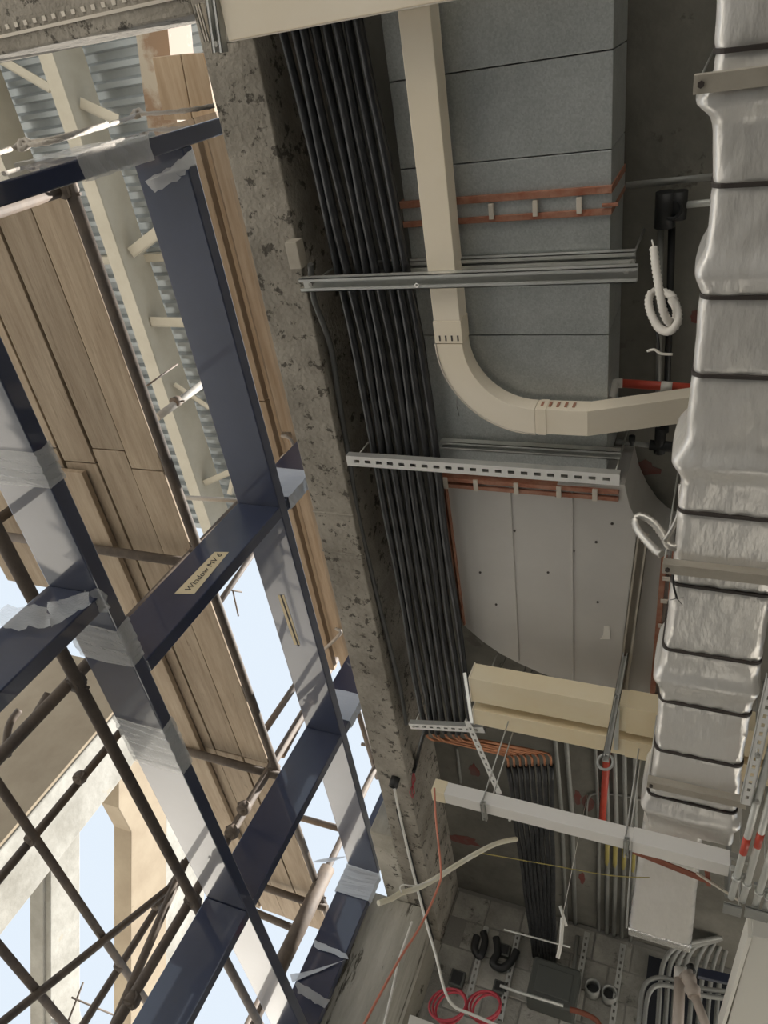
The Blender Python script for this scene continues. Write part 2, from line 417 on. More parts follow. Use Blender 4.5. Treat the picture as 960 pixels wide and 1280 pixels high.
elb = thing('duct_elbow', (-.7, 2.6, HD), 'pale grey duct elbow with curved back turning towards the foil duct', 'duct')
ol = [(556,606),(580,782),(602,801),(625,817),(648,829),(675,841),(702,851),(735,860),(770,869),(822,888),(838,694),(826,688),(812,675),(798,655),(787,632),(781,606)]
q = MB(); pts = [Z(x, y, HD - .015) for x, y in ol]; q.prism(pts, (0,0,.38)); part('body', q, M['elbow'], elb, .002)
for (a, c) in (((637,610),(648,826)), ((715,612),(716,853))):
    p0 = Z(*a, HD - .020); p1 = Z(*c, HD - .020); q = MB(); u = (p1 - p0); L = u.length; u.normalize()
    q.bar(p0, u, EX, UP, L, .010, .008); part('seam', q, M['elbow'], elb, .002)
# sealed flanges
p0 = Z(551, 604, HD - .03); p1 = Z(575, 781, HD - .03); u = (p1 - p0); L = u.length; u.normalize()
for dx in (0, .024):
    q = MB(); q.bar(p0 + vec(dx, 0, 0), u, EX, UP, L, .012, .05); part('flange', q, M['seal'], elb, .002)
yfl = Z(660, 612, HD).y
for dy in (0, .038):
    q = MB(); q.bar(vec(XL, yfl - .04 + dy, HD - .03), EX, EY, UP, XR - XL + .06, .022, .05); part('flange', q, M['seal'], elb, .002)
for px in (560, 597, 647, 700, 745):
    c = Z(px, 604, HD); q = MB(); q.box(c.x - .012, c.x + .012, yfl - .055, yfl + .012, HD - .038, HD - .028); part('flange_clip', q, M['clip'], elb, .002)
p0 = Z(836, 696, HD - .03); p1 = Z(818, 892, HD - .03); u = (p1 - p0); L = u.length; u.normalize()
for dx in (-.020, .026):
    q = MB(); q.bar(p0 + vec(dx, 0, 0), u, EX, UP, L, .028, .05); part('flange', q, M['seal'], elb, .002)
for f in (.12, .25, .40, .55, .72, .88):
    c = p0 + u * (L * f); q = MB(); q.box(c.x - .02, c.x + .035, c.y - .012, c.y + .012, HD - .038, HD - .03); part('flange_clip', q, M['clip'], elb, .002)
for (x, y) in ((643,664),(685,716),(745,678),(717,689),(747,753),(600,716),(620,756),(765,655),(695,620)):
    c = Z(x, y, HD - .019); q = MB(); q.tube([c, c + vec(0,0,.01)], .007, 8); part('screw', q, M['strap'], elb)
q = MB(); q.prism([Z(755,783,HD-.018), Z(762,783,HD-.018), Z(763,799,HD-.018), Z(750,799,HD-.018), Z(754,794,HD-.018)], (0,0,.002)); part('paper_sticker', q, M['box'], elb)

# ------------------------------------------------------------------ strut channels
s1 = thing('strut_channel', (-1.0, .91, 2.93), 'zinc double strut with open slot crossing under cream trunking and black pipes', 'strut')
q = MB(); cchan(q, vec(-1.755, .912, 2.925), vec(-.302, .912, 2.925), UP, w=.060, lip=.016); part('channel', q, M['steel'], s1)
q = MB(); cchan(q, vec(-1.50, .885, 3.05), vec(-.325, .885, 3.05), UP, w=.048, lip=.018); part('channel', q, M['steel'], s1)
rods(s1, [vec(-.34, .90, 2.93), vec(-1.70, .91, 2.93)])
q = MB(); c = Z(521, 357, 2.92); q.ring(c, UP, .008, .003, 12, 6); part('washer', q, M['strutw'], s1)
s2 = thing('strut_channel', (-1.0, 1.82, 2.93), 'pale perforated strut with a row of slots below the duct elbow joint', 'strut')
q = MB(); slotted(q, vec(-1.70, 1.825, 2.93), vec(-.345, 1.825, 2.93), EY, UP, .058, .003, .062, .032, .018); part('web', q, M['strutw'], s2)
for s in (-1, 1):
    q = MB(); q.bar(vec(-1.70, 1.825 + s * .0275, 2.9315), EX, EY, UP, 1.355, .003, .041); part('side', q, M['steel'], s2)
q = MB(); cchan(q, vec(-1.22, 1.765, 3.04), vec(-.36, 1.765, 3.04), UP); part('channel', q, M['steel'], s2)
rods(s2, [vec(-.37, 1.825, 2.935), vec(-1.66, 1.825, 2.935)])
s3 = thing('strut_channel', (-1.38, 3.8, 2.93), 'short perforated strut carrying the far ends of the black pipes', 'strut')
p0 = Z(512, 908, 2.93); p1 = Z(605, 913, 2.93); u = (p1 - p0).normalized()
q = MB(); slotted(q, p0, p1, UP.cross(u), UP, .05, .003, .052, .026, .013); part('web', q, M['strutw'], s3)
for s in (-1, 1):
    q = MB(); q.bar(p0 + UP.cross(u) * (s * .0235) + vec(0,0,.0015), u, UP.cross(u), UP, (p1 - p0).length, .003, .035); part('side', q, M['steel'], s3)
rods(s3, [p0 + u * .03, p1 - u * .05])
p0 = Z(584, 902, 2.92); p1 = Z(624, 992, 2.92) ; p1 = D(624, 992, p1.length * .99); u = (p1 - p0).normalized(); vv = UP.cross(u).normalized(); nn = u.cross(vv)
q = MB(); slotted(q, p0, p1, vv, nn, .040, .003, .052, .024, .014)
q.bar(p0 + vv * .0185 + nn * .002, u, vv, nn, (p1 - p0).length, .003, .03)
solo('brace_strut', q, M['strutw'], 'slanting perforated angle from the short strut down to the white trunking', 'strut')
p0 = Z(803, 672, 3.035); p1 = Z(776, 873, 3.035)
q = MB(); cchan(q, p0, p1, UP, w=.055, d=.04, lip=.013)
solo('strut_channel', q, M['angle'], 'dull strut channel lying along the underside of the duct elbow', 'strut')

# ------------------------------------------------------------------ cream trunking
HT = 2.968
tr = thing('cable_trunking', (-1.08, .5, HT), 'cream steel trunking running along then curving right under the grey duct', 'trunking')
x0, x1 = -1.150, -1.028; yb = 1.205
q = MB(); q.box(x0, x1, -.20, yb - .002, HT, HT + .10); part('straight_length', q, M['cream'], tr, .003)
cx, cy = -.722, 1.205; pts = []
ro, ri = cx - x0, cx - x1
for i in range(17):
    a = math.pi - (math.pi / 2) * (1 - i / 16); a = math.pi - (math.pi/2) * i / 16
    pts.append(vec(cx + ro * math.cos(a), cy + ro * math.sin(a), HT))
inn = [vec(cx + ri * math.cos(math.pi - (math.pi/2) * i / 16), cy + ri * math.sin(math.pi - (math.pi/2) * i / 16), HT) for i in range(17)]
q = MB(); n = 17
vs = pts + inn + [p + vec(0,0,.10) for p in pts] + [p + vec(0,0,.10) for p in inn]; fs = []
for i in range(16):
    fs += [(i, n+i, n+i+1, i+1), (2*n+i, 2*n+i+1, 3*n+i+1, 3*n+i), (i, i+1, 2*n+i+1, 2*n+i), (n+i, 3*n+i, 3*n+i+1, n+i+1)]
fs += [(0, 2*n, 3*n, n), (n-1, 2*n-1, 4*n-1, 3*n-1)]
q.add(vs, fs); part('bend', q, M['cream'], tr, .002)
# lip along the outside of the bend
q = MB(); q.tube([p + vec(0,0,.0) - (p - vec(cx, cy, HT)).normalized() * -.004 for p in pts], .004, 6); part('lid_edge', q, M['clip'], tr)
ya, yb2 = cy + ri, cy + ro; xf = -.49; xe = .02; he = HT + .215
q = MB(); q.box(cx + .001, xf, ya, yb2, HT, HT + .10); part('straight_length', q, M['cream'], tr, .002)
q = MB(); q.prism([vec(xf, ya, HT), vec(xe, ya, he), vec(xe, ya, he + .10), vec(xf, ya, HT + .10)], (0, yb2 - ya, 0)); part('rising_length', q, M['cream'], tr, .002)
q = MB(); q.box(cx + .01, cx + .05, ya - .003, yb2 + .003, HT - .003, HT + .10); part('joint_cover', q, M['cream'], tr, .001)
q = MB(); q.box(x0 - .003, x1 + .003, 1.10, 1.20, HT - .003, HT + .10); jc = part('joint_cover', q, M['cream'], tr, .001)
for i in range(4):
    xx = x0 + .018 + i * .028; q = MB(); q.box(xx, xx + .007, 1.165, 1.19, HT - .0045, HT - .002); part('slot', q, M['strap'], jc)
for i in range(5):
    xx = cx + .02 + i * .035; q = MB(); q.box(xx, xx + .012, ya - .004, ya - .001, HT + .03, HT + .075); part('slot', q, M['seal'], tr)
q = MB(); q.tube([Z(571,497,HT-.004), Z(571,508,HT-.03), Z(574,520,HT-.05)], .0015, 6); part('loose_tie', q, M['strap'], tr)
# transverse trunking at the near end
tt = thing('cable_trunking', (-1.3, -.12, 2.87), 'cream trunking crossing the top of the picture over the concrete beam', 'trunking')
q = MB(); q.box(-1.80, -.55, -.30, Z(400, 30, 2.86).y, 2.86, 2.955); part('trunk_length', q, M['cream'], tt, .003)
q = MB(); q.box(-1.80, -.55, Z(400, 30, 2.86).y, Z(400, 30, 2.86).y + .004, 2.854, 2.93); part('lid_edge', q, M['clip'], tt)
hg = thing('trunking_hanger', (-1.85, -.05, 2.85), 'zinc strut hanger on the concrete beam at the end of the near trunking', 'strut')
p0 = Z(262, -6, 2.845); p1 = Z(272, 66, 2.845)
q = MB(); cchan(q, p0, p1, UP, w=.045, lip=.012); part('channel', q, M['steel'], hg)
p0 = Z(246, 5, 2.87); p1 = Z(259, 52, 2.87)
q = MB(); cchan(q, p0, p1, UP, w=.025, d=.03, lip=.009); part('channel', q, M['clip'], hg)
rods(hg, [Z(270, 55, 2.85)], top=HB)

# two yellowed trays by the elbow
HY = 2.74
for (ya, yb, lab) in ((Z(587,848,HY).y, Z(587,876,HY).y, 'upper of two yellowed cream trunkings crossing beyond the duct elbow'),
                      (Z(593,887,HY).y, Z(593,905,HY).y, 'lower narrower of two yellowed cream trunkings beyond the duct elbow')):
    t = thing('cable_trunking', (-.5, (ya + yb) / 2, HY), lab, 'trunking')
    q = MB(); q.box(-1.095, .55, ya, yb, HY, HY + .12); part('trunk_length', q, M['creamy'], t, .003)
    q = MB(); q.box(-1.102, -1.095, ya - .002, yb + .002, HY - .002, HY + .122); part('end_cap', q, M['cream'], t)
    rods(t, [vec(-1.06, yb + .012, HY + .02)])
    q = MB(); q.box(Z(783, 890, HY).x, .56, ya - .003, yb + .003, HY - .003, HY + .122); part('joint_cover', q, M['creamy'], t)
yh = 2.975; pl = W(757, 948, yh)
hs = thing('strut_hanger', pl, 'slotted upright hanger with loop clamp in front of the yellowed trunkings', 'strut')
q = MB(); cchan(q, vec(pl.x, yh, pl.z), vec(pl.x, yh, 3.035), vec(0, 1, 0), w=.030, d=.026, lip=.008); part('channel', q, M['steel'], hs)
q = MB(); q.ring(pl + vec(.0, .02, -.005), vec(.25, 1, .35), .036, .007, 20, 8); part('loop_clamp', q, M['cond'], hs)
q = MB(); q.box(pl.x - .012, pl.x + .012, yh, 3.40, 2.728, 2.737); part('support_arm', q, M['steel'], hs)
q = MB(); cchan(q, Z(588, 905, 2.72), Z(579, 842, 2.98), vec(1,0,0), w=.02, d=.02, lip=.006)
solo('strut_hanger', q, M['steel'], 'thin upright hanger at the left ends of the yellowed trunkings', 'strut')

# white trunking
HW = 2.20
ya = Z(542, 989, HW).y; yb = Z(540, 999, HW).y + .004
wt = thing('cable_trunking', (-.45, ya, HW), 'long white trunking with yellowed open left end hung below the foil duct', 'trunking')
q = MB(); q.box(-1.165, .262, ya, yb, HW, HW + .075); part('trunk_length', q, M['white'], wt, .003)
q = MB(); q.box(-1.172, -1.10, ya - .002, yb + .002, HW - .002, HW + .077); part('end_cap', q, M['creamy'], wt, .002)
q = MB(); q.box(Z(790, 1055, HW).x, .264, ya - .003, yb + .003, HW - .003, HW + .078); part('joint_cover', q, M['white'], wt, .002)
for px, py in ((605, 1010), (783, 1060)):
    c = Z(px, py, HW)
    q = MB(); cchan(q, vec(c.x, ya - .02, HW - .015), vec(c.x, yb + .045, HW - .015), UP, w=.026, d=.02, lip=.008); part('hanger_clip', q, M['steel'], wt)
    rods(wt, [vec(c.x - .006, ya - .012, HW - .015), vec(c.x + .006, yb + .03, HW - .015)], r=.004)
q = MB(); q.tube([vec(Z(637,1028,HW).x, yb + .01, HW), vec(Z(637,1028,HW).x, yb + .01, HW + .05)], .007, 8); part('stud', q, M['strutw'], wt)

# red oxide angle bracket below
rb = thing('angle_bracket', Z(850, 1085, 2.30), 'red oxide steel angle bracket just behind the white trunking', 'bracket')
p0 = Z(790, 1064, 2.32); p1 = Z(885, 1102, 2.22); u = (p1 - p0); L = u.length; u.normalize()
q = MB(); q.bar(p0, u, UP.cross(u).normalized(), UP, L, .045, .006); part('flat_leg', q, M['rust'], rb)
p2 = Z(882, 1082, 2.24); q = MB(); q.bar(p2, (p1 - p2).normalized(), EX, UP, (p1 - p2).length + .03, .018, .03); part('upright', q, M['rust'], rb)
q = MB(); q.bar(Z(870, 1092, 2.22), (Z(910, 1118, 2.2) - Z(870, 1092, 2.22)).normalized(), EY, UP, .22, .012, .008); part('flat_leg', q, M['clip'], rb)
rods(rb, [Z(800, 1066, 2.325)], r=.004)

# ------------------------------------------------------------------ foil duct
HF = 2.35
fd = thing('foil_duct', (.1, 1.8, HF), 'foil wrapped insulated duct bound with black straps along the right side', 'duct')
left = [(-1.5,-.085),(-.4,-.085),(.05,-.08),(.15,-.078),(.23,-.07),(.285,-.088),(.33,-.062),(.5,-.055),(.66,-.058),(.72,-.067),(.79,-.058),(.86,-.066),(1.0,-.064),(1.13,-.068),(1.28,-.072),(1.36,-.088),(1.47,-.075),(1.7,-.078),(2.1,-.085),(2.36,-.100),(2.44,-.104),(2.52,-.094),(2.9,-.097),(3.12,-.100),(3.24,-.120),(3.36,-.118),(3.44,-.10)]
def interp(tab, y):
    for i in range(len(tab) - 1):
        if y <= tab[i+1][0]:
            a, c = tab[i], tab[i+1]; t = (y - a[0]) / (c[0] - a[0]); t = max(0, min(1, t)); t = t*t*(3-2*t)
            return a[1] + (c[1] - a[1]) * t
    return tab[-1][1]
straps = [.18, .50, .81, 1.06, 1.58, 1.91, 2.25, 2.55, 2.87, 3.20]
bulge = [(.285, .03), (.74, .018), (1.38, .028), (2.42, .022), (3.30, .028)]
def section(y, x0, x1, h0, h1, r, n=6, extra=0.0):
    out = []
    for (cx_, cz_, a0) in ((x0 + r, h0 + r, 180), (x1 - r, h0 + r, 270), (x1 - r, h1 - r, 0), (x0 + r, h1 - r, 90)):
        for i in range(n + 1):
            a = math.radians(a0 + 90 * i / n); out.append(vec(cx_ + (r + extra) * math.cos(a), y, cz_ + (r + extra) * math.sin(a)))
    return out
def duct_skin(y0, y1, step, fx0, fx1, h0, h1, r, sub=True):
    rows = []; y = y0
    ysx = []
    while y < y1 + 1e-6: ysx.append(y); y += step
    rr = random.Random(3)
    for y in ysx:
        base = section(y, fx0(y), fx1(y), h0, h1, r)
        # extra points along the bottom
        ex = sum(a * math.exp(-((y - c) / .045) ** 2) for c, a in bulge) - sum(.006 * math.exp(-((y - c) / .014) ** 2) for c in straps)
        cen = vec((fx0(y) + fx1(y)) / 2, y, (h0 + h1) / 2); row = []
        m = len(base)
        for i in range(m):
            p, p2 = base[i], base[(i+1) % m]
            k = 10 if (p2 - p).length > .08 else 1
            for j in range(k):
                w = p.lerp(p2, j / k); d = (w - cen); dn = d.normalized()
                puff = .0022 * math.sin(w.x * 31 + y * 9) * math.sin(y * 23 + w.x * 11) + .0015 * math.sin(w.x * 70 + y * 17 + math.sin(y * 40))
                near = max([0] + [math.exp(-((y - c) / .05) ** 2) for c in straps])
                puff += near * .003 * math.sin(w.x * 190 + c_off(w.x))
                row.append(w + vec(dn.x * ex, 0, dn.z * ex) + dn * puff)
        rows.append(row)
    q = MB(); n = len(rows[0]); vs = [p for r_ in rows for p in r_]; fs = []
    for i in range(len(rows) - 1):
        for k in range(n): fs.append((i*n+k, i*n+(k+1) % n, (i+1)*n+(k+1) % n, (i+1)*n+k))
    q.add(vs, fs, True); q.add(rows[0], [tuple(range(n))]); q.add(rows[-1], [tuple(range(n))[::-1]])
    return q
def c_off(x): return 3 * math.sin(x * 57)
rt = lambda y: .262 + .006 * math.sin(y * 4) + .012 * max(0, min(1, (y - 2) / 1.2))
part('jacket', duct_skin(-1.5, 3.45, .011, lambda y: interp(left, y), rt, HF, HF + .32, .035), M['foil'], fd)
for y in [-.35] + straps:
    q = MB(); sx = section(y, interp(left, y) - .001, rt(y) + .001, HF - .002, HF + .322, .035, 6); n = len(sx); vs = []; fs = []
    for i, p in enumerate(sx):
        c = vec((interp(left, y) + rt(y)) / 2, y, HF + .16); d = (p - c); d = vec(d.x, 0, d.z).normalized()
        w = .004 * math.sin(p.x * 30 + y * 9); sk = .02 * (p.x - .1)
        for (dy, dr) in ((-.006, -.012), (-.006, .003), (.006, .003), (.006, -.012)):
            vs.append(p + vec(0, dy + sk, 0) + d * (dr))
    for i in range(n):
        for k in range(4): fs.append((i*4+k, i*4+(k+1) % 4, ((i+1) % n)*4+(k+1) % 4, ((i+1) % n)*4+k))
    q.add(vs, fs); part('strap', q, M['strap'], fd)
q2 = duct_skin(3.46, 4.46, .012, lambda y: -.125 - .035 * (y - 3.5), lambda y: .15 + .02 * (y - 3.5), HF + .01, HF + .28, .035)
part('jacket', q2, M['foil'], fd)
q = MB(); q.box(-.165, .17, 4.46, 4.53, HF + .005, HF + .285); part('end_band', q, mat('bright_foil', (.8,.79,.76), .2, .8, bump=.8, bscale=25), fd, .01)
for (px, py, xr, yy, lab) in ((873, 106, .42, .24, 'dull angle iron under the foil duct nearest the top of the picture'),
                              (832, 712, .42, 1.80, 'dull angle iron under the foil duct beside the curled metal conduit'),
                              (812, 982, .30, 3.04, 'dull angle iron under the foil duct just before the white trunking')):
    c = Z(px, py, HF - .045) - vec(.012,0,0); t = thing('duct_bracket', (c.x, yy, HF - .04), lab, 'bracket', 'angle irons under the foil duct')
    q = MB(); q.box(c.x, xr, c.y - .022, c.y + .022, HF - .042, HF - .036); part('flat_leg', q, M['angle'], t, .001)
    q = MB(); q.box(c.x, xr, c.y - .022, c.y - .017, HF - .036, HF - .004); part('upright_leg', q, M['angle'], t, .001)
    q = MB(); q.tube([vec(c.x + .018, c.y, HF - .05), vec(c.x + .018, c.y, HF - .034)], .009, 6, smooth=False); part('nut', q, M['strap'], t)
    q = MB(); q.tube([vec(c.x + .004, c.y + .012, HF - .04), vec(c.x + .004, c.y + .012, HS)], .004, 8); part('threaded_rod', q, M['rod'], t)

# ------------------------------------------------------------------ services in the gap between the ducts
def run(name, path, r, m, label, cat, group=None, n=10):
    q = MB(); q.tube(path, r, n); return solo(name, q, M[m], label, cat, group)
run('conduit', [Z(782,232,3.44), Z(900,220,3.44)], .014, 'cond', 'grey conduit crossing the dark soffit above the black valve', 'conduit')
run('conduit', [Z(858,256,3.40), Z(900,252,3.40)], .014, 'condl', 'short pale conduit running from the black valve behind the foil duct', 'conduit')
vl = thing('valve', Z(838, 262, 3.38), 'black valve body on the soffit between grey duct and foil duct', 'valve')
q = MB(); c = Z(832, 262, 3.40); q.tube([c - vec(.0,.07,0), c + vec(0,.07,0)], .042, 14); part('body', q, M['dark'], vl)
q = MB(); c = Z(848, 258, 3.40); q.tube([c - vec(0,.06,0), c + vec(0,.05,0)], .034, 14); part('body', q, M['dark'], vl)
q = MB(); q.ring(Z(840,262,3.37), vec(.1,.2,1), .035, .008, 16, 6); part('hand_wheel', q, M['dark'], vl)
q = MB(); q.tube([Z(846,240,3.42), Z(848,258,3.42)], .018, 10); part('stem', q, M['dark'], vl)
run('conduit', [Z(826,280,3.42), Z(824,420,3.42), Z(822,560,3.42)], .013, 'cond', 'left of two dark conduits running from the black valve along the soffit', 'conduit')
run('conduit', [Z(840,282,3.44), Z(836,420,3.44), Z(832,540,3.44)], .015, 'dark', 'right of two dark conduits running from the black valve along the soffit', 'conduit')
fx = thing('pipe_tee', Z(825, 556, 3.40), 'dark pipe tee with grey side branch below the rising trunking', 'pipe fitting')
q = MB(); q.tube([Z(770,552,3.40), Z(815,557,3.40)], .013, 10); part('branch', q, M['cond'], fx)
q = MB(); q.tube([Z(812,556,3.40), Z(855,560,3.40)], .026, 12); part('body', q, M['dark'], fx)
q = MB(); q.tube([Z(826,535,3.40), Z(824,566,3.40)], .026, 12); part('body', q, M['dark'], fx)
q = MB(); q.tube([Z(790,545,3.40), Z(790,556,3.40)], .016, 10); part('coupling', q, M['dark'], fx)
rp = thing('sprinkler_pipe', Z(770, 486, 3.26), 'red pipe with pale elbow above the rising cream trunking', 'pipe')
q = MB(); q.tube([Z(776,479,3.26), Z(880,486,3.30)], .020, 12); part('pipe', q, M['redp'], rp)
q = MB(); q.tube(smooth_path([Z(778,479,3.26), Z(769,480,3.25), Z(766,488,3.20), Z(762,500,3.14)], 5), .022, 12); part('elbow', q, M['flexw'], rp)
q = MB(); q.tube([Z(826,483,3.255), Z(840,484,3.255)], .024, 12); part('socket', q, M['flexw'], rp)

# flexible conduits
def flex(mb, path, r, pitch=.013, n=12):
    P = smooth_path(path, 30); out = [P[0]]; acc = 0
    for a, c in zip(P, P[1:]):
        acc += (c - a).length
        if acc > pitch / 2: out.append(c); acc = 0
    mb.tube(out, r, n, rf=lambda f, i: 1.0 if i % 2 else .78, smooth=True)
q = MB(); d0 = 3.0
flex(q, [D(817,309,3.02), D(820,335,2.99), D(824,362,2.96), D(829,388,2.95), D(836,402,2.97), D(843,403,3.01), D(846,388,3.05), D(841,372,3.08), D(832,366,3.10), D(821,364,3.12), D(813,368,3.12), D(811,380,3.10), D(815,395,3.07), D(823,409,3.04), D(832,414,3.0), D(840,412,2.97), D(847,402,2.96), D(846,386,2.99), D(840,375,3.04)], .0165)
kn = thing('flexible_conduit', D(829, 388, 3.0), 'white corrugated conduit tied in a loop hanging beside the foil duct', 'conduit')
part('sheath', q, M['flexw'], kn)
q = MB(); q.tube(smooth_path([D(817,375,3.12), D(819,400,3.10), D(823,425,3.08), D(824,437,3.08)], 5), .004, 8); part('wire', q, M['dark'], kn)
q = MB(); q.tube(smooth_path([D(809,439,3.06), D(818,437,3.05), D(826,442,3.05), D(841,443,3.05)], 5), .005, 8); part('cable_tie', q, M['flexw'], kn)
q = MB(); q.tube([D(817,309,3.02), D(815,300,3.04)], .003, 6); part('wire', q, M['flexw'], kn)
q = MB(); flex(q, [D(846,684,2.95), D(836,682,2.95), D(828,668,2.96), D(815,652,2.97), D(800,645,2.98), D(794,651,2.98), D(797,662,2.96), D(808,676,2.93), D(820,688,2.90), D(828,693,2.88)], .017)
solo('flexible_conduit', q, M['flexm'], 'curled bright metal flexible conduit above the angle iron by the elbow', 'conduit')
q = MB(); q.tube(smooth_path([D(851,605,2.9), D(849,640,2.9), D(838,665,2.92), D(830,676,2.93)], 6), .009, 10)
solo('hose', q, M['flexm'], 'thin grey hose squeezed against the foil duct side', 'hose')
q = MB(); q.tube(smooth_path([Z(841,716,2.34), Z(842,732,2.33), Z(846,748,2.32)], 5), .004, 8)
for e in ((855,747),(853,756),(838,750)): q.tube([Z(846,748,2.32), Z(*e, 2.32)], .0015, 5)
solo('cable_end', q, M['dark'], 'frayed black cable end hanging over the foil duct by the middle bracket', 'cable')

# ------------------------------------------------------------------ conduits on the soffit at the far end
lb = ['leftmost', 'second', 'third', 'fourth', 'fifth', 'sixth', 'rightmost']
for i, (px, r) in enumerate(((704,.016),(716,.018),(748,.013),(759,.017),(769,.017),(780,.016),(792,.016))):
    c = Z(px, 1075, 3.502); o = run('conduit', [vec(c.x - .06, 3.55, 3.502), vec(c.x, 5.2, 3.502), vec(c.x + .01, YF - .004, 3.502)], r, 'cond',
        '%s of the grey conduits fixed along the soffit beyond the white trunking' % (lb[i] if i in (0, 6) else lb[i] + ' from left'), 'conduit', 'soffit conduits')
    if i > 2:
        q = MB(); q.tube([vec(c.x, 5.42, 3.502), vec(c.x, 5.75, 3.502)], r + .002, 10); part('yellow_band', q, M['yel'], o)
run('sprinkler_pipe', [Z(759,938,3.495), Z(752,1040,3.495)], .025, 'redp', 'red pipe on the soffit seen between yellowed and white trunkings', 'pipe', n=14)
q = MB(); q.tube(smooth_path([Z(692,916,3.508), Z(706,924,3.508), Z(750,936,3.508), Z(780,938,3.508), Z(815,945,3.508)], 6), .011, 10)
solo('conduit', q, M['cond'], 'bent pale conduit running across behind the yellowed trunkings', 'conduit')
q = MB(); q.tube(smooth_path([Z(733,1030,3.505), Z(735,1000,3.505), Z(745,992,3.505), Z(775,994,3.505), Z(810,1002,3.505)], 6), .008, 8)
solo('conduit', q, M['cond'], 'thin conduit bent in an arch over the red paint on the soffit', 'conduit')
run('conduit', [Z(571,935,3.508), Z(576,978,3.508)], .012, 'cond', 'short grey conduit on the soffit left of the slanting angle', 'conduit')
run('rod', [W(797,953,4.2), W(783,1160,4.2)], .005, 'rod', 'long thin rod hanging left of the foil duct past the white trunking', 'rod')
run('string_line', smooth_path([D(598,1066,4.4), D(680,1080,4.45), D(760,1094,4.5), D(812,1097,4.5)], 6), .0025, 'yel', 'thin yellowish string stretched across behind the white trunking', 'string')

# ------------------------------------------------------------------ far wall equipment
for i, (x, y, lab) in enumerate(((741,1232,'left of two open pipe sleeves sticking out of the block wall'), (762,1240,'right of two open pipe sleeves sticking out of the block wall'))):
    c = W(x, y, YF - .12); q = MB(); q.pipe(c, c + vec(0,.14,0), .062, .050, 20)
    o = solo('pipe_sleeve', q, M['cond'], lab, 'pipe', 'pipe sleeves')
    q = MB(); q.tube([c + vec(0,.08,0), c + vec(0,.10,0)], .052, 20); part('inner_void', q, M['dark'], o)
def wstrut(a, c, lab):
    p0 = W(*a, YF - .05); p1 = W(*c, YF - .05); p1.x = p0.x + (p1.x - p0.x) * .5
    q = MB(); u = (p1 - p0).normalized(); slotted(q, p0, p1, EX, vec(0,1,0), .045, .003, .055, .026, .016)
    q.bar(p0 - EX * .02 + vec(0,.003,0), u, EX, vec(0,1,0), (p1 - p0).length, .003, .04); q.bar(p0 + EX * .02 + vec(0,.003,0), u, EX, vec(0,1,0), (p1 - p0).length, .003, .04)
    solo('wall_strut', q, M['steel'], lab, 'strut', 'upright struts on the block wall')
wstrut((608,1158), (585,1262), 'upright slotted strut on the block wall above the red cable coils')
wstrut((648,1165), (628,1275), 'upright slotted strut on the block wall left of the grey tank')
wstrut((734,1165), (716,1275), 'upright slotted strut on the block wall between tank and pipe sleeves')
wstrut((779,1180), (763,1290), 'upright slotted strut on the block wall right of the pipe sleeves')
for (pts, lab) in ((((596,1170),(593,1185),(600,1195),(606,1178),(604,1165)), 'dark looped pipe on the block wall in the corner'),
                   (((620,1172),(622,1190),(616,1204),(628,1210),(640,1200),(646,1188)), 'dark bent pipework on the block wall beside the pipe bundle')):
    q = MB(); q.tube(smooth_path([W(x, y, YF - .07) for x, y in pts], 6), .032, 12); solo('pipework', q, M['dark'], lab, 'pipe')
for (x, y, w, h, lab) in ((571,1222,.12,.13,'small dark box on the block wall above the left red coil'), (624,1233,.10,.10,'small dark box on the block wall above the right red coil'), (628,1186,.13,.10,'dark valve box beside the black pipe bundle')):
    c = W(x, y, YF - .06); t = thing('wall_box', c, lab, 'box')
    q = MB(); q.box(c.x - w/2, c.x + w/2, c.y, YF - .001, c.z - h/2, c.z + h/2); part('body', q, M['tank'], t, .006)
    q = MB(); q.box(c.x - w/2 + .015, c.x + w/2 - .015, c.y - .012, c.y, c.z - h/2 + .015, c.z + h/2 - .015); part('cover', q, M['dark'], t, .004)
c = W(692, 1228, YF - .22); t = thing('tank', c, 'dark grey tank with recessed face on the block wall below the pipe bundle', 'tank')
q = MB(); q.box(c.x - .19, c.x + .19, c.y, YF - .001, c.z - .17, c.z + .16); part('body', q, M['tank'], t, .02)
q = MB(); q.box(c.x - .14, c.x + .14, c.y - .012, c.y, c.z - .11, c.z + .10); part('face_plate', q, M['tank'], t, .01)
run('rod', [W(630,1162,6.3), W(713,1184,6.3)], .007, 'condl', 'pale rod crossing in front of the black pipe bundle', 'rod')
run('rod', [W(625,1232,YF-.231), W(648,1240,YF-.231), W(704,1257,YF-.231)], .012, 'condl', 'pale pipe crossing in front of the grey tank', 'pipe')
ht = thing('hanging_tube', D(697,1198,5.6), 'white tube offcuts dangling on a wire beside the right edge of the pipe bundle', 'tube')
q = MB(); q.tube(smooth_path([D(703,1147,5.6), D(702,1165,5.6), D(701,1180,5.6), D(697,1198,5.6)], 5), .013, 10); part('tube', q, M['wirew'], ht)
q = MB(); q.tube([D(700,1132,5.58), D(708,1158,5.58)], .010, 10); part('tube', q, M['wirew'], ht)
tpw = D(703,1147,5.6); q = MB(); q.tube([tpw, vec(tpw.x, tpw.y, HS)], .002, 6); part('wire', q, M['wirew'], ht)
run('conduit', [W(722,1170,YF-.014), W(713,1258,YF-.014)], .018, 'cond', 'grey riser pipe with red top beside the grey tank', 'pipe')
run('pipe_elbow', smooth_path([W(712,1262,6.5), W(725,1265,6.5), W(745,1275,6.5), W(752,1290,6.5)], 5), .02, 'rust', 'red bent pipe low on the block wall', 'pipe')
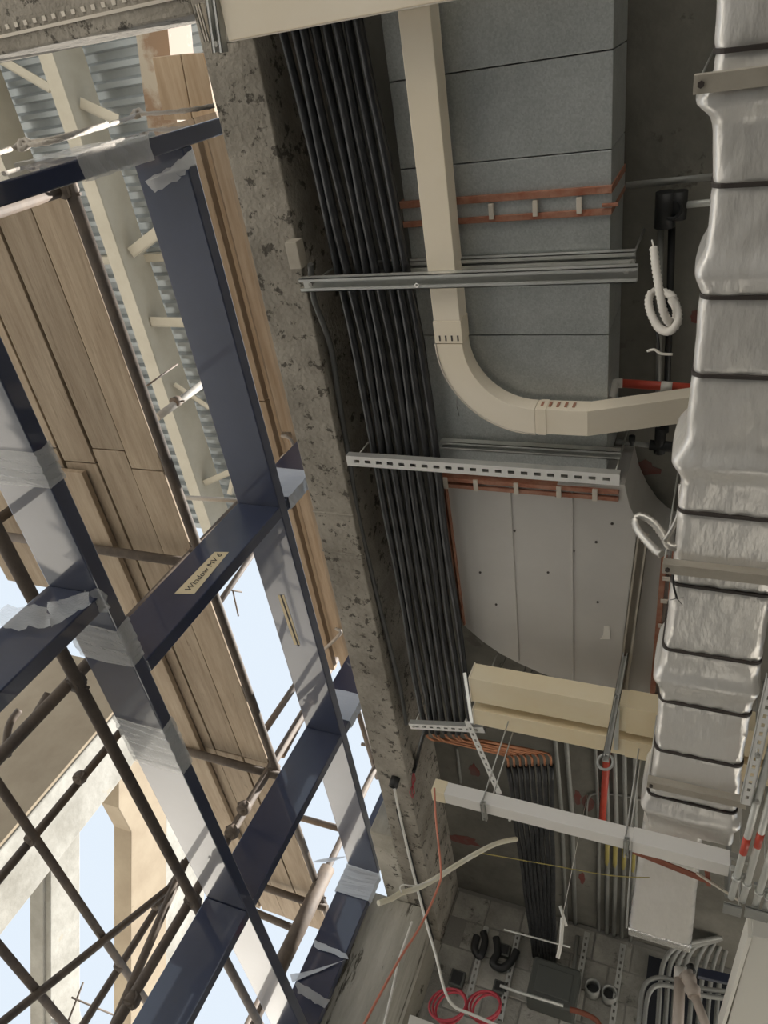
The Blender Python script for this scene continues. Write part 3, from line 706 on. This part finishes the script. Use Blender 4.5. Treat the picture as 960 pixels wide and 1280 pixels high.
for (x, y, R, lab) in ((561,1256,.135,'left of two crimson cable coils hanging in front of the block wall'), (606,1257,.12,'right of two crimson cable coils hanging in front of the block wall')):
    c = W(x, y, 5.9); t = thing('cable_coil', c, lab, 'cable coil', 'crimson cable coils')
    for k in range(3):
        q = MB(); q.ring(c + vec(.01 * (k - 1), .02 * k, .008 * (k % 2)), vec(.25 + .08 * k, 1, -.35 + .1 * k), R * (1 - .06 * k), .009, 32, 8); part('turn', q, M['coil'], t)
c = D(526, 1277, 4.2); t = thing('carton', c, 'pale box lid at the bottom edge left of the red coils', 'box')
q = MB(); q.prism([D(512,1267,4.2), D(543,1279,4.3), D(540,1300,4.3), D(505,1300,4.2)], vec(.1,.18,.02)); part('lid', q, M['box'], t, .004)
# near-black panel painting the unlit void of the opening at right; curved conduits
a = W(812, 1196, YF); c = W(850, 1290, YF)
q = MB(); q.box(W(806,1240,YF).x, W(915,1240,YF).x, YF - .022, YF + .01, c.z - .1, a.z); part('dark_void_panel', q, M['void_dark'], wf)
k = 0
lbc = ['first', 'second', 'third', 'fourth', 'fifth', 'sixth', 'seventh', 'eighth']
for i in range(8):
    sx = i * 9.2
    if i < 4: pts = [(905 - 6 + i * 3, 1172), (868 + i * 6, 1178), (845 + sx * .85, 1184), (831 + sx, 1200), (826 + sx, 1222), (824 + sx, 1250), (821 + sx, 1300)]
    else: pts = [(888 + (i-4) * 9, 1165), (884 + (i-4) * 9, 1178), (874 + (i-4) * 10.5, 1195), (868 + (i-4) * 11, 1215), (864 + (i-4) * 11, 1250), (860 + (i-4) * 11, 1300)]
    run('conduit', smooth_path([W(x, y, 6.35 + .03 * i) for x, y in pts], 6), .018, 'cond', '%s from left of the grey conduits swept down the right of the far wall' % lbc[i], 'conduit', 'swept conduits')
for i, (o, lab) in enumerate(((0, 'outer of two grey conduits bent in an upside down U by the dark opening'), (7, 'inner of two grey conduits bent in an upside down U by the dark opening'))):
    run('conduit', smooth_path([W(797 + o, 1300, 6.2), W(801 + o, 1250 + o*.6, 6.2), W(808 + o, 1229 + o, 6.2), W(824 + o*.5, 1222 + o * 1.3, 6.2), W(845, 1226 + o * 1.2, 6.2), W(880, 1236 + o*1.2, 6.2), W(912, 1240 + o*1.2, 6.2)], 6), .017, 'cond', lab, 'conduit')
t = thing('waste_pipe', W(850, 1290, 5.2), 'upright pinkish pipe with taped cap in front of the swept conduits', 'pipe')
q = MB(); q.tube([W(850,1222,5.2), W(846,1310,5.2)], .033, 14); part('pipe', q, M['pvc'], t)
q = MB(); q.tube([W(850,1211,5.2), W(850,1224,5.2)], .037, 14); part('cap', q, M['flexw'], t)
t = thing('waste_pipe', W(870, 1270, 5.1), 'leaning pinkish pipe with ragged wrapped top beside the upright one', 'pipe')
q = MB(); q.tube([W(865,1236,5.1), W(893,1310,5.1)], .026, 14); part('pipe', q, M['pvc'], t)
q = MB(); q.tube(smooth_path([W(857,1216,5.1), W(862,1226,5.1), W(868,1246,5.1)], 4), .042, 12, rf=lambda f, i: 1 + .18 * math.sin(i * 2.3)); part('wrapping', q, M['pvc'], t)
q = MB(); q.tube([W(862,1206,5.1), W(866,1216,5.1)], .022, 10); part('tip', q, M['dark'], t)
p0 = W(872, 1222, 5.0); p1 = W(975, 1244, 5.0); q = MB(); u = (p1 - p0); L = u.length; u.normalize(); q.bar(p0, u, UP.cross(u).normalized(), UP, L, .03, .055)
solo('steel_bar', q, M['navy'], 'dark bar crossing in front of the pale panel at bottom right', 'bar', bevel=.003)
t = thing('wall_panel', Z(935, 1230, 2.2), 'grey white boxed panel at the bottom right corner', 'panel')
q = MB(); q.prism([Z(940,1170,2.2), Z(1000,1182,2.2), Z(1000,1300,2.2), Z(904,1300,2.2)], (0,0,.12)); part('body', q, M['panel'], t, .004)
p0 = Z(937,1172,2.195); p1 = Z(899,1300,2.195); u = (p1-p0); L = u.length; u.normalize(); q = MB(); q.bar(p0, u, EX, UP, L, .018, .125); part('lit_edge', q, M['box'], t, .002)  # lit left side of the panel, put in as a paler strip

# ------------------------------------------------------------------ right-hand conduits
HR = 2.08
ps = thing('strut_channel', Z(945, 940, HR), 'slotted strut at the right edge beside the red banded conduits', 'strut')
p0 = Z(966, 850, HR); p1 = Z(932, 1006, HR); u = (p1 - p0).normalized()
q = MB(); slotted(q, p0, p1, UP.cross(u), UP, .036, .003, .047, .022, .012); part('web', q, M['strutw'], ps)
q = MB(); q.bar(p0 + UP.cross(u) * .018, u, UP.cross(u), UP, (p1-p0).length, .003, .03); part('side', q, M['steel'], ps)
q = MB(); q.bar(p0 - UP.cross(u) * .018, u, UP.cross(u), UP, (p1-p0).length, .003, .03); part('side', q, M['steel'], ps)
c = Z(947, 943, HR); q = MB(); q.tube([c - vec(0,0,.012), c + vec(0,0,.004)], .010, 6, smooth=False); part('bolt', q, M['rod'], ps)
rods(ps, [Z(934, 1000, HR) + vec(.035,0,0)])
for i, (a, c, rr, lab) in enumerate((((972,905),(914,1122),.0145,'leftmost of the pale conduits with red bands at the right edge'), ((976,950),(928,1126),.0145,'second from left of the pale conduits with red bands at right'), ((984,1000),(944,1132),.0145,'third from left of the pale conduits at the right edge'), ((992,1030),(957,1136),.0145,'rightmost of the pale conduits at the right edge'))):
    t = thing('conduit', Z(*c, HR + .02), lab, 'conduit', 'pale conduits at the right edge')
    p0 = Z(*a, HR + .02); p1 = Z(*c, HR + .02)
    q = MB(); q.tube([p0, p1], rr, 12); part('tube', q, M['condl'], t)
    if i < 2:
        f = .60 if i == 0 else .47; q = MB(); q.tube([p0.lerp(p1, f), p0.lerp(p1, f + .10)], rr * 1.04, 12); part('red_band', q, M['redp'], t)
    q = MB(); q.tube([p0.lerp(p1, .85), p0.lerp(p1, .87)], rr * 1.35, 12); part('saddle', q, M['steel'], t)
    q = MB(); q.box(p1.x - .02, p1.x + .02, p1.lerp(p0, .17).y - .01, p1.lerp(p0, .17).y + .012, HR + .03, HR + .045); part('saddle_base', q, M['steel'], t)
for i, (a, c, lab) in enumerate((((905,1130),(928,1142), 'left open channel end under the pale conduits at right'), ((932,1135),(962,1150), 'right open channel end under the pale conduits at right'))):
    p = Z(*a, HR - .01); e = Z(c[0], a[1] + (c[0]-a[0]) * .25, HR - .01); w = (e - p).length; yy = p.y
    t = thing('channel_bracket', p, lab, 'bracket', 'channel brackets at the right edge')
    q = MB(); q.box(p.x, p.x + w, yy, yy + .07, HR - .012, HR - .006); part('lower_lip', q, M['cond'], t)
    q = MB(); q.box(p.x, p.x + w, yy, yy + .07, HR + .0, HR + .004); part('upper_lip', q, M['cond'], t)
    q = MB(); q.box(p.x, p.x + w, yy + .064, yy + .07, HR - .006, HR); part('back', q, M['dark'], t)
    q = MB(); q.tube([vec(p.x + w * .9, yy + .05, HR - .012), vec(p.x + w * .9, yy + .05, HS)], .004, 8); part('threaded_rod', q, M['rod'], t)
run('conduit', [Z(911,1045,2.5), Z(909,1120,2.5)], .014, 'cond', 'short upright grey tube between foil duct and pale conduits', 'conduit')
q = MB(); p0 = Z(893,1066,2.30); p1 = Z(935,1080,2.30); q.bar(p0, (p1-p0).normalized(), EY, UP, (p1-p0).length, .02, .03)
solo('clamp_bar', q, M['rod'], 'small dark clamp bar at the end of the white trunking', 'clamp')
run('tie_rod', [Z(930,1160,2.3), Z(985,1212,2.2)], .006, 'box', 'thin pale rod above the grey white panel at bottom right', 'rod')

# ------------------------------------------------------------------ loose wires
run('wire', smooth_path([D(543,985,3.9), D(545,1025,3.85), D(551,1085,3.8), D(548,1108,3.75), D(527,1155,3.6), D(500,1198,3.45), D(474,1245,3.3), D(450,1290,3.2)], 8), .005, 'wirer', 'long red wire hanging from the white trunking end down across the concrete wall', 'wire')
run('wire', smooth_path([D(515,1152,3.7), D(506,1178,3.65), D(498,1202,3.6), D(492,1230,3.5), D(478,1290,3.4)], 8), .0045, 'wirew', 'thin white wire knotted to the red wire before the concrete wall', 'wire')
run('wire', smooth_path([D(493,986,4.6), D(500,1020,4.65), D(515,1085,4.7), D(532,1150,4.7), D(545,1195,4.6), D(556,1238,4.5), D(568,1258,4.5), D(590,1268,4.5), D(615,1279,4.5), D(640,1290,4.5)], 8), .0075, 'wirew', 'white cable dropping from the beam pipe stub past the red coils', 'cable')
run('hose', smooth_path([D(473,1129,3.7), D(490,1123,3.75), D(502,1116,3.8), D(520,1111,3.85), D(545,1098,3.9), D(570,1082,4.0), D(597,1066,4.1), D(622,1054,4.25), D(645,1049,4.4)], 8), .0125, 'flexc', 'cream hose stretched from the concrete wall to the black pipe bundle', 'hose')
q = MB(); q.tube(smooth_path([D(502,1116,3.78), D(500,1110,3.78), D(504,1106,3.78), D(520,1107,3.78), D(545,1098,3.84)], 5), .003, 6); solo('wire', q, M['wirew'], 'thin white tie wire curled on the cream hose', 'wire')
run('conduit', [Z(497,1012,HB-.014), Z(541,1176,HB-.014)], .014, 'dark', 'dark conduit fixed along the beam soffit towards the far wall', 'conduit')
c = Z(491, 984, HB - .07); q = MB(); q.pipe(c, c + vec(0,-.02,.07), .034, .024, 18); solo('pipe_stub', q, M['dark'], 'black pipe stub under the concrete beam where the white cable starts', 'pipe')
q = MB()
for k in range(3): q.tube(smooth_path([V(516 + k,962,XI + .003), V(519 - k*2,975,XI + .006), V(512 + k * 3,990,XI + .006), V(517,998 - k*2,XI + .006)], 5), .003, 6)
solo('wire_tails', q, M['coil'], 'crimson wire tails hanging at the inner face of the beam', 'wire')
q = MB(); q.tube(smooth_path([Z(533,909,2.945), Z(527,925,2.95), V(521,950,XI+.02), V(517,965,XI+.014)], 5), .014, 8); solo('cable', q, M['black'], 'black cable leaving the short strut towards the beam face', 'cable')

# ------------------------------------------------------------------ navy steel frame outside the beam
FX0, FX1 = -2.61, -2.31; FT = .075
HA, HBm = 3.09, 1.71
fr = thing('facade_steelwork', (-2.46, 3.2, -EYE), 'navy painted steel frame of posts and rails outside the concrete beam', 'steel frame')
PY = [.245, 2.285, 4.33, 6.17]
q = MB(); q.box(FX0, FX1, PY[0] + FT, 6.17, HA, HA + FT); rA = part('rail', q, M['navy'], fr, .006)
q = MB(); q.box(FX0, FX1, PY[0] + FT, 8.2, HBm, HBm + FT); rB = part('rail', q, M['navy'], fr, .006)
for i, y in enumerate(PY):
    top = 4.4 if i else 4.2
    segs = [(HBm + FT, HA), (HA + FT, top)]
    if i == 0: segs = [(-EYE, top)]
    if i >= 2: segs.append((-EYE, HBm))
    for (a, c) in segs:
        q = MB(); q.box(FX0, FX1, y, y + FT, a, c); o = part('post', q, M['navy'], fr, .006)
        if i == 1 and c == HA: post2 = o
        if i == 0: post1 = o
        if i == 3 and c == HA: post4 = o
q = MB(); q.box(FX0, FX1, 1.82, 1.82 + FT, -EYE, HBm); plow = part('post', q, M['navy'], fr, .006)
# tape with handwriting on the second post
def face_pt(px, py, y): return W(px, py, y)
tp = [W(218,742,post2 and PY[1]-.002), W(243,742,PY[1]-.002), W(286,690,PY[1]-.002), W(268,690,PY[1]-.002)]
q = MB(); q.prism(tp, (0,.0015,0)); tape = part('tape_label', q, M['tape'], fr, label='masking tape with handwritten lettering')
p0 = (tp[0] + tp[1]) / 2; p1 = (tp[2] + tp[3]) / 2; uu = (p1 - p0).normalized()
cu = bpy.data.curves.new('lettering', 'FONT'); cu.body = 'Window MV 6'; cu.size = .062; cu.shear = .25; cu.extrude = .0006
tmp = bpy.data.objects.new('lettering_curve', cu); COL.objects.link(tmp)
dg = bpy.context.evaluated_depsgraph_get(); me = bpy.data.meshes.new_from_object(tmp.evaluated_get(dg))
bpy.data.objects.remove(tmp)
side = vec(0,-1,0).cross(uu).normalized()
wd = max(v.co.x for v in me.vertices); sc = (p1 - p0).length * .90 / wd
q = MB(); base = p0 + uu * ((p1 - p0).length * .05) - side * .020 + vec(0,-.002,0)
q.add([base + uu * (v.co.x * sc) + side * (v.co.y * sc) + vec(0,-v.co.z,0) for v in me.vertices], [tuple(p.vertices) for p in me.polygons])
part('lettering', q, M['ink'], tape)
# tape strip under the upper rail
q = MB(); q.prism([Z(347,744,HA-.002), Z(355,744,HA-.002), Z(375,806,HA-.002), Z(368,806,HA-.002)], (0,0,.0015)); part('tape_strip', q, M['tape'], fr)
q = MB(); q.prism([Z(350,744,HA-.003), Z(352,744,HA-.003), Z(374,808,HA-.003), Z(372,808,HA-.003)], (0,0,.0015)); part('tape_gap', q, M['ink'], fr)
# plastic film wraps
def wrapY(y0, y1, h, g, m='film', n=14):      # sleeve around a rail
    q = MB(); rows = []
    for i in range(n + 1):
        y = y0 + (y1 - y0) * i / n; row = []
        for k, (x, z) in enumerate(((FX0 - g, h - g), ((FX0 + FX1)/2, h - g), (FX1 + g, h - g), (FX1 + g, h + FT/2), (FX1 + g, h + FT + g), ((FX0+FX1)/2, h + FT + g), (FX0 - g, h + FT + g))):
            row.append(vec(x + rnd.uniform(0, .006) * (1 if x > -2.46 else -1), y + rnd.uniform(-.006, .006) + .03 * (x + 2.46) * math.sin(k + i), z - rnd.uniform(0, .007)))
        rows.append(row)
    m_ = len(rows[0]); fs = []
    for i in range(n):
        for k in range(m_): fs.append((i*m_+k, i*m_+(k+1) % m_, (i+1)*m_+(k+1) % m_, (i+1)*m_+k))
    q.add([p for r in rows for p in r], fs, False)
    return part('plastic_wrap', q, M[m], fr)
def wrapZ(y, z0, z1, g, m='film', n=12):      # sleeve around a post
    q = MB(); rows = []
    for i in range(n + 1):
        z = z0 + (z1 - z0) * i / n; row = []
        for k, (x, yy) in enumerate(((FX0 - g, y - g), ((FX0+FX1)/2, y - g), (FX1 + g, y - g), (FX1 + g, y + FT/2), (FX1 + g, y + FT + g), ((FX0+FX1)/2, y + FT + g), (FX0 - g, y + FT + g))):
            row.append(vec(x + rnd.uniform(0, .006) * (1 if x > -2.46 else -1), yy - rnd.uniform(0, .007), z + rnd.uniform(-.008, .008)))
        rows.append(row)
    m_ = len(rows[0]); fs = []
    for i in range(n):
        for k in range(m_): fs.append((i*m_+k, i*m_+(k+1) % m_, (i+1)*m_+(k+1) % m_, (i+1)*m_+k))
    q.add([p for r in rows for p in r], fs, False)
    return part('plastic_wrap', q, M[m], fr)
wrapY(Z(22,562,HBm).y, Z(22,606,HBm).y, HBm, .006)
wrapY(Z(118,780,HBm).y, Z(118,822,HBm).y, HBm, .006)
wrapY(Z(185,905,HBm).y, Z(185,955,HBm).y, HBm, .006)
wrapZ(PY[0], 2.42, 2.86, .010)
wrapZ(PY[3], W(455,1125,PY[3]).z, W(460,1090,PY[3]).z + .02, .006, 'filmw')
wrapZ(PY[1], HA + FT + .02, HA + .42, .006, 'filmw')
wrapZ(PY[2], HA + FT + .06, HA + .40, .006, 'filmw')
wrapZ(PY[3], HA + FT + .06, HA + .40, .006, 'filmw')
def sheet(pts, nu, nv, dep, m, name='plastic_strip'):
    # crumpled quad, pts = four corners
    q = MB(); vs = []; fs = []
    for i in range(nu + 1):
        for j in range(nv + 1):
            a = pts[0].lerp(pts[1], i / nu); c = pts[3].lerp(pts[2], i / nu)
            vs.append(a.lerp(c, j / nv) + vec(rnd.uniform(-1,1), rnd.uniform(-1,1), rnd.uniform(-1,1)) * dep)
    for i in range(nu):
        for j in range(nv): fs.append((i*(nv+1)+j, (i+1)*(nv+1)+j, (i+1)*(nv+1)+j+1, i*(nv+1)+j+1))
    q.add(vs, fs, True); return part(name, q, M[m], fr)
hh = HA - .03
sheet([Z(182,227,hh), Z(212,212,hh+.0), Z(240,186,hh+.02), Z(246,206,hh+.02)], 1, 1, 0, 'film')
sheet([Z(180,226,HA-.02), Z(214,208,HA-.03), Z(226,222,HA-.05), Z(194,242,HA-.04)], 6, 3, .006, 'film')
sheet([Z(214,208,HA-.03), Z(240,186,HA-.02), Z(247,200,HA-.02), Z(226,222,HA-.05)], 6, 3, .006, 'film')
sheet([W(0,758,1.80), W(60,758,1.80), W(62,784,1.79), W(0,784,1.79)], 8, 4, .012, 'film')
sheet([W(58,754,1.80), W(106,738,1.80), W(116,756,1.78), W(62,784,1.79)], 8, 4, .012, 'film')
sheet([Z(104,738,HBm-.02), Z(130,736,HBm-.02), Z(138,764,HBm-.03), Z(112,772,HBm-.05)], 5, 5, .012, 'film')
y4 = PY[3] - .02
sheet([W(392,1174,y4), W(432,1192,y4), W(436,1200,y4), W(392,1184,y4)], 8, 2, .006, 'filmw')
sheet([W(362,1218,y4), W(395,1212,y4), W(432,1200,y4), W(366,1228,y4)], 8, 2, .006, 'filmw')
sheet([W(370,1226,y4), W(412,1250,y4), W(406,1262,y4), W(372,1240,y4)], 8, 3, .008, 'film')
sheet([W(388,1078,y4), W(408,1072,y4), W(436,1070,y4), W(412,1078,y4)], 6, 2, .004, 'filmw')
# rope tied along the first post
yr = PY[0] - .04
rp_ = [W(-5,192,yr), W(20,184,yr), W(30,182,yr), W(60,178,yr), W(90,170,yr), W(130,158,yr), W(160,148,yr), W(172,143,yr), W(205,141,yr), W(240,137,yr), W(268,132,yr)]
q = MB(); q.tube(smooth_path(rp_, 6), .011, 8, rf=lambda f, i: 1 + .15 * math.sin(i * 2.2))
q.tube(smooth_path([p + vec(0,-.01,.03) for p in rp_[2:6]], 6), .009, 8)
for c in (rp_[2], rp_[7]): q.tube(smooth_path([c + vec(-.03,0,-.02), c + vec(0,-.02,.02), c + vec(.03,0,.0), c + vec(0,.01,-.03), c + vec(-.02,-.02,.01)], 5), .013, 8)
solo('rope', q, M['rope'], 'pale knotted rope tied along the top of the nearest navy post', 'rope')

# ------------------------------------------------------------------ scaffold
sf = thing('scaffold', (-3.7, 3.5, -EYE), 'rusty tube scaffold with couplers standing beyond the navy frame', 'scaffold')
TR = .034
def tube(name, p0, p1, r=TR, m='tube'):
    q = MB(); q.tube([p0, p1], r, 12); return part(name, q, M[m], sf)
def coupler(c, d1, d2):
    q = MB(); d1 = Vector(d1).normalized(); d2 = Vector(d2).normalized()
    q.tube([c - d1 * .035, c + d1 * .035], .048, 10); q.tube([c - d2 * .035, c + d2 * .035], .046, 10)
    n = d1.cross(d2).normalized(); q.tube([c + n * .03 + d1 * .03, c + n * .075 + d1 * .03], .009, 6)
    return part('coupler', q, M['tube'], sf)
XF, XB = -3.05, -4.40
HE = 3.04
Y0S = .40
SY = [.43, 2.69, 4.90, 6.78, 9.0]
for y in SY: tube('standard', vec(XF, y, -EYE), vec(XF, y, 4.6 if y > 1 else 3.09))
BY = [.5, 2.4, 4.68, 6.62, 7.6, 9.6]
for y in BY: tube('standard', vec(XB, y, -EYE), vec(XB, y, 2.95))
tube('ledger', vec(XF + .05, .40, HE), vec(XF + .05, 9.6, HE)); tube('ledger', vec(XB - .05, .40, HE - .02), vec(XB - .05, 9.6, HE - .02))
tube('ledger', vec(XF + .05, 1.6, 1.86), vec(XF + .05, 9.6, 1.88)); tube('ledger', vec(XB + .05, 2.4, 1.82), vec(XB + .05, 9.8, 1.82)); tube('ledger', vec(XB + .05, 3.6, 1.22), vec(XB + .05, 9.8, 1.23))
tube('brace', V(-20, 1296, XB + .1), V(214, 1108, XB + .1)); 
tube('standard', V(130, 1310, -3.6), V(214, 1104, -3.6) + vec(0,0,.2))
for y in (2.69, 4.86, 6.85): tube('transom', vec(-5.2 if y < 3 else XB - .12, y + .05, HE - .05), vec(XF + .12, y + .05, HE - .05))
tube('transom', W(365,1019,6.9), W(440,1040,6.9)); tube('transom', W(318,1140,7.0), W(380,1166,7.0)); tube('transom', W(240,1195,7.7), W(270,1208,7.7))
for (a, c, yy) in (((322,926),(398,814),5.6), ((352,945),(402,852),5.7), ((358,930),(396,868),6.2)): tube('standard', W(*a, yy), W(*c, yy) )
for (x, z, y) in ((XF + .05, 1.87, 2.69), (XF + .05, 1.88, 4.90), (XF + .05, HE, 2.69), (XF + .05, HE, 4.90), (XF + .05, HE, 6.78), (XF + .05, HE, .43)): coupler(vec(x - .02, y, z), (0,1,0), (0,0,1))
for (px, py, X) in ((100,972,XB), (40,1048,XB), (240,1124,XF), (165,1250,XF), (305,1010,XF), (290,1040,XF), (150,1207,XB), (195,1130,XB), (237,1190,XB)): coupler(V(px, py, X + .03), (0,.3,1), (0,1,0))
# odd tubes seen at the lower right of the frame
tube('standard', V(410,1085,-2.95) + vec(0,0,.0), V(330,1250,-2.95), .07, 'tube')
for (a, c) in (((445,880),(472,972)), ((456,870),(478,960))): tube('ledger', Z(*a, 4.6), Z(*c, 4.6), .03)
tube('transom', Z(452,930,4.7), Z(485,936,4.7), .02)
tube('strut_tube', V(196, 522, -4.4), V(256, 478, -4.4), TR, 'tubeg'); coupler(V(220, 502, -4.4), (0,.2,1), (0,.1,1))
tube('tie_bar', V(184,482,-4.4), V(222,455,-4.4), .008)
tube('standard', V(240,803,-4.0), V(330,672,-4.0), .028)
tube('tie_bar', V(285,737,-4.0), V(302,740,-4.0), .008); tube('tie_bar', V(291,738,-4.0), V(298,770,-4.0), .008)
tube('transom', Z(232, 622, 4.6), Z(300, 626, 4.6), .022, 'tubeg')
# small curved hose and bars at far left
q = MB(); q.tube(smooth_path([V(24,888,-5), V(12,905,-5), V(8,928,-5), V(10,945,-5)], 5), .03, 10); part('hose', q, M['tube'], sf)
q = MB(); q.tube([V(62,868,-3.2), V(40,905,-3.2)], .03, 10); part('strut_tube', q, M['tube'], sf)

# boards of the platform
pf = thing('scaffold_platform', (-4.0, 3.0, HE + .03), 'weathered scaffold boards forming a deck seen from below', 'platform')
edges = [-5.15, -4.88, -4.62, -4.36, -4.12, -3.885, -3.865, -3.615, -3.605, -3.335, -3.325, -3.085]
rowsb = [(-5.15,-4.90),(-4.885,-4.64),(-4.625,-4.39),(-4.375,-4.15),(-4.14,-3.925),(-3.90,-3.63),(-3.615,-3.35),(-3.34,-3.085)]
for i, (x0, x1) in enumerate(rowsb):
    ends = [.36, 2.02 + .08 * math.sin(i * 3), 4.9, 7.6]
    for k in range(3):
        a, c = ends[k], ends[k+1]
        if i < 2 and k >= 1: c = min(c, 3.3)
        if c <= a + .1: continue
        j = rnd.uniform(-.006, .006); z0 = HE + .026 + rnd.uniform(0, .008); sk = rnd.uniform(-.005, .005)
        q = MB(); q.prism([vec(x0 + j, a + .004, z0), vec(x1 + j, a + .004, z0), vec(x1 + j + sk, c - .004, z0), vec(x0 + j + sk, c - .004, z0)], (0,0,.04))
        part('board', q, M['wood'], pf, .003)
for i in range(7):
    x0 = -5.03 + i * .262; q = MB(); q.box(x0, x0 + .25, .36, 3.3 if i < 2 else 7.58, HE + .078, HE + .115); part('gap_blocker', q, M['wood'], pf, .003)  # second layer added to block sky light in the board gaps
q = MB(); q.box(-3.99, -3.73, 2.12, 7.0, HE - .022, HE + .018); part('board', q, M['wood'], pf, .004)

# ------------------------------------------------------------------ timbers beside the beam and boards near the top
HTm = 4.0
tb = thing('timber_shuttering', (-2.8, 2.4, HTm), 'new pale timbers lying along between navy frame and concrete beam', 'timber')
for (px0, px1, y0, y1, dz, nm) in ((-2.98,-2.875,.30,2.05,0,'timber'),(-2.87,-2.82,.30,4.6,.09,'batten'),(-2.815,-2.70,.30,2.3,.02,'timber'),(-2.98,-2.875,2.06,2.95,.004,'timber'),(-2.98,-2.875,2.96,4.7,.0,'timber'),(-2.815,-2.70,2.35,4.7,.02,'timber'),(-2.70,-2.655,.6,4.5,-.03,'batten')):
    q = MB(); q.box(px0, px1, y0, y1, HTm + dz, HTm + dz + .06); part(nm, q, M['timber'], tb, .004)
q = MB(); q.box(-2.98, -2.66, .3, 4.7, HTm + .16, HTm + .2); part('gap_backing', q, M['timber'], tb)  # layer added above to stop sky light between the timbers
q = MB(); q.tube(smooth_path([Z(352,545,3.97), Z(362,548,3.95), Z(366,560,3.95), Z(352,572,3.97)], 5), .012, 8); part('tie', q, M['rope'], tb)
q = MB(); q.tube(smooth_path([Z(405,812,3.95), Z(418,800,3.93), Z(426,790,3.93), Z(420,786,3.97)], 5), .014, 8); part('tie', q, M['rope'], tb)
pb = thing('plywood_boards', Z(230, 105, 4.25), 'short new boards side by side above the nearest navy post', 'board')
for (a, c, e, g) in (((190,72),(225,68),(240,150),(205,150)), ((226,68),(256,66),(270,150),(241,150))):
    q = MB(); q.prism([Z(*p, 4.25) for p in (a, c, e, g)], (0,0,.045)); part('board', q, M['timber'], pb, .003)
q = MB(); q.prism([Z(x, y, 4.45) for x, y in ((163,-10),(205,-10),(222,160),(185,160))], (0,0,.25))
solo('rusty_beam', q, M['rustw'], 'rust streaked white steel beam beside the short new boards', 'beam')

# ------------------------------------------------------------------ canopy roof
cr = thing('canopy_roof', (-6, 2, -EYE), 'corrugated metal canopy roof on cream steel beams above the scaffold', 'roof')
HC = 6.0
for (x0, x1, ye) in ((-5.75, -5.585, 5.3), (-6.83, -6.66, 5.3)):
    q = MB(); q.box(x0, x1, -1.5, ye, HC, HC + .02); part('bottom_flange', q, M['cbeam'], cr, .002)
    q = MB(); q.box(x1 - .02, x1, -1.5, ye, HC + .02, HC + .40); part('web', q, M['cbeam'], cr)
pit = .15; q = MB(); y = -1.6; prof = []
while y < 5.3:
    prof += [(y, 6.42), (y + pit * .30, 6.42), (y + pit * .42, 6.475), (y + pit * .85, 6.475)]; y += pit
vs = []; fs = []
for (yy, zz) in prof: vs += [vec(-7.4, yy, zz), vec(-4.15, yy, zz), vec(-7.4, yy, zz + .006), vec(-4.15, yy, zz + .006)]
for i in range(len(prof) - 1):
    a = i * 4; fs += [(a, a+4, a+5, a+1), (a+2, a+3, a+7, a+6)]
q.add(vs, fs); part('corrugated_sheet', q, M['deck'], cr)
def brace(a, c, h0, h1, w=.07, m='cbeam', nm='brace'):
    p0 = Z(*a, h0); p1 = Z(*c, h1); u = (p1 - p0); L = u.length; u.normalize(); v = UP.cross(u).normalized()
    q = MB(); q.bar(p0, u, v, u.cross(v), L, w, .012); q.bar(p0 + v * (w/2), u, v, u.cross(v), L, .012, w); part(nm, q, M[m], cr)
brace((-10,68),(62,110),6.1,6.15,.08); brace((100,128),(148,150),6.1,6.15,.09); brace((163,316),(196,290),6.1,6.15,.10); brace((188,402),(232,403),6.1,6.2,.10); brace((218,480),(262,510),6.1,6.2,.06); brace((255,604),(292,588),6.1,6.2,.07); brace((286,618),(292,590),6.1,6.2,.05)
for y in (-.9, 2.2): 
    q = MB(); q.box(-4.6, -4.4, y, y + .2, -EYE, 6.3) if False else q.box(-7.3, -4.2, y - .6, y - .52, 6.34, 6.42); part('purlin', q, M['cbeam'], cr)
for (x, y) in ((-5.66, -1.4), (-6.74, -1.4)):
    q = MB(); q.box(x - .1, x + .1, y - .1, y + .1, -EYE, HC); part('post', q, M['cbeam'], cr)

# ------------------------------------------------------------------ concrete screen
cs = thing('concrete_screen', (-6.4, 7, -EYE), 'pale concrete screen of upright and slanting members behind the scaffold', 'screen')
q = MB(); q.box(-7.7, -6.0, 6.13, 6.92, -EYE, 4.6); part('column', q, M['screen'], cs, .02)
q = MB(); q.box(-7.7, -6.02, 6.09, 6.128, -EYE, 4.6); part('shaded_face', q, M['ply_shade'], cs, .004)  # concrete face in shade, its shade put into a darker tan sheet
def slab(pts, X, th, m='screen', nm='slanting_member'):
    q = MB(); q.prism([V(x, y, X) for x, y in pts], (-th,0,0)); return part(nm, q, M[m], cs, .01)
slab([(63,1085),(100,1030),(100,1262),(108,1300),(63,1300)], -6.05, .25)
slab([(54,1085),(63,1085),(63,1300),(54,1300)], -6.12, .2)
slab([(148,955),(218,860),(208,1000),(208,1310),(163,1310),(164,1040),(148,1010)], -6.6, .3, 'ply_shade')
slab([(208,960),(262,1000),(252,1180),(240,1310),(206,1310)], -6.75, .3)
slab([(-10,905),(40,852),(72,838),(62,862),(20,905),(-10,935)], -8.6, .3)
slab([(118,870),(150,850),(178,905),(146,945)], -6.5, .2, 'ply_shade')
q = MB(); q.tube([V(80,1290,-5.9), V(104,1228,-5.9)], .012, 6); part('rebar', q, M['tube'], cs)
q = MB(); q.tube([V(90,1247,-5.9), V(150,1272,-5.9)], .012, 6); part('rebar', q, M['tube'], cs)
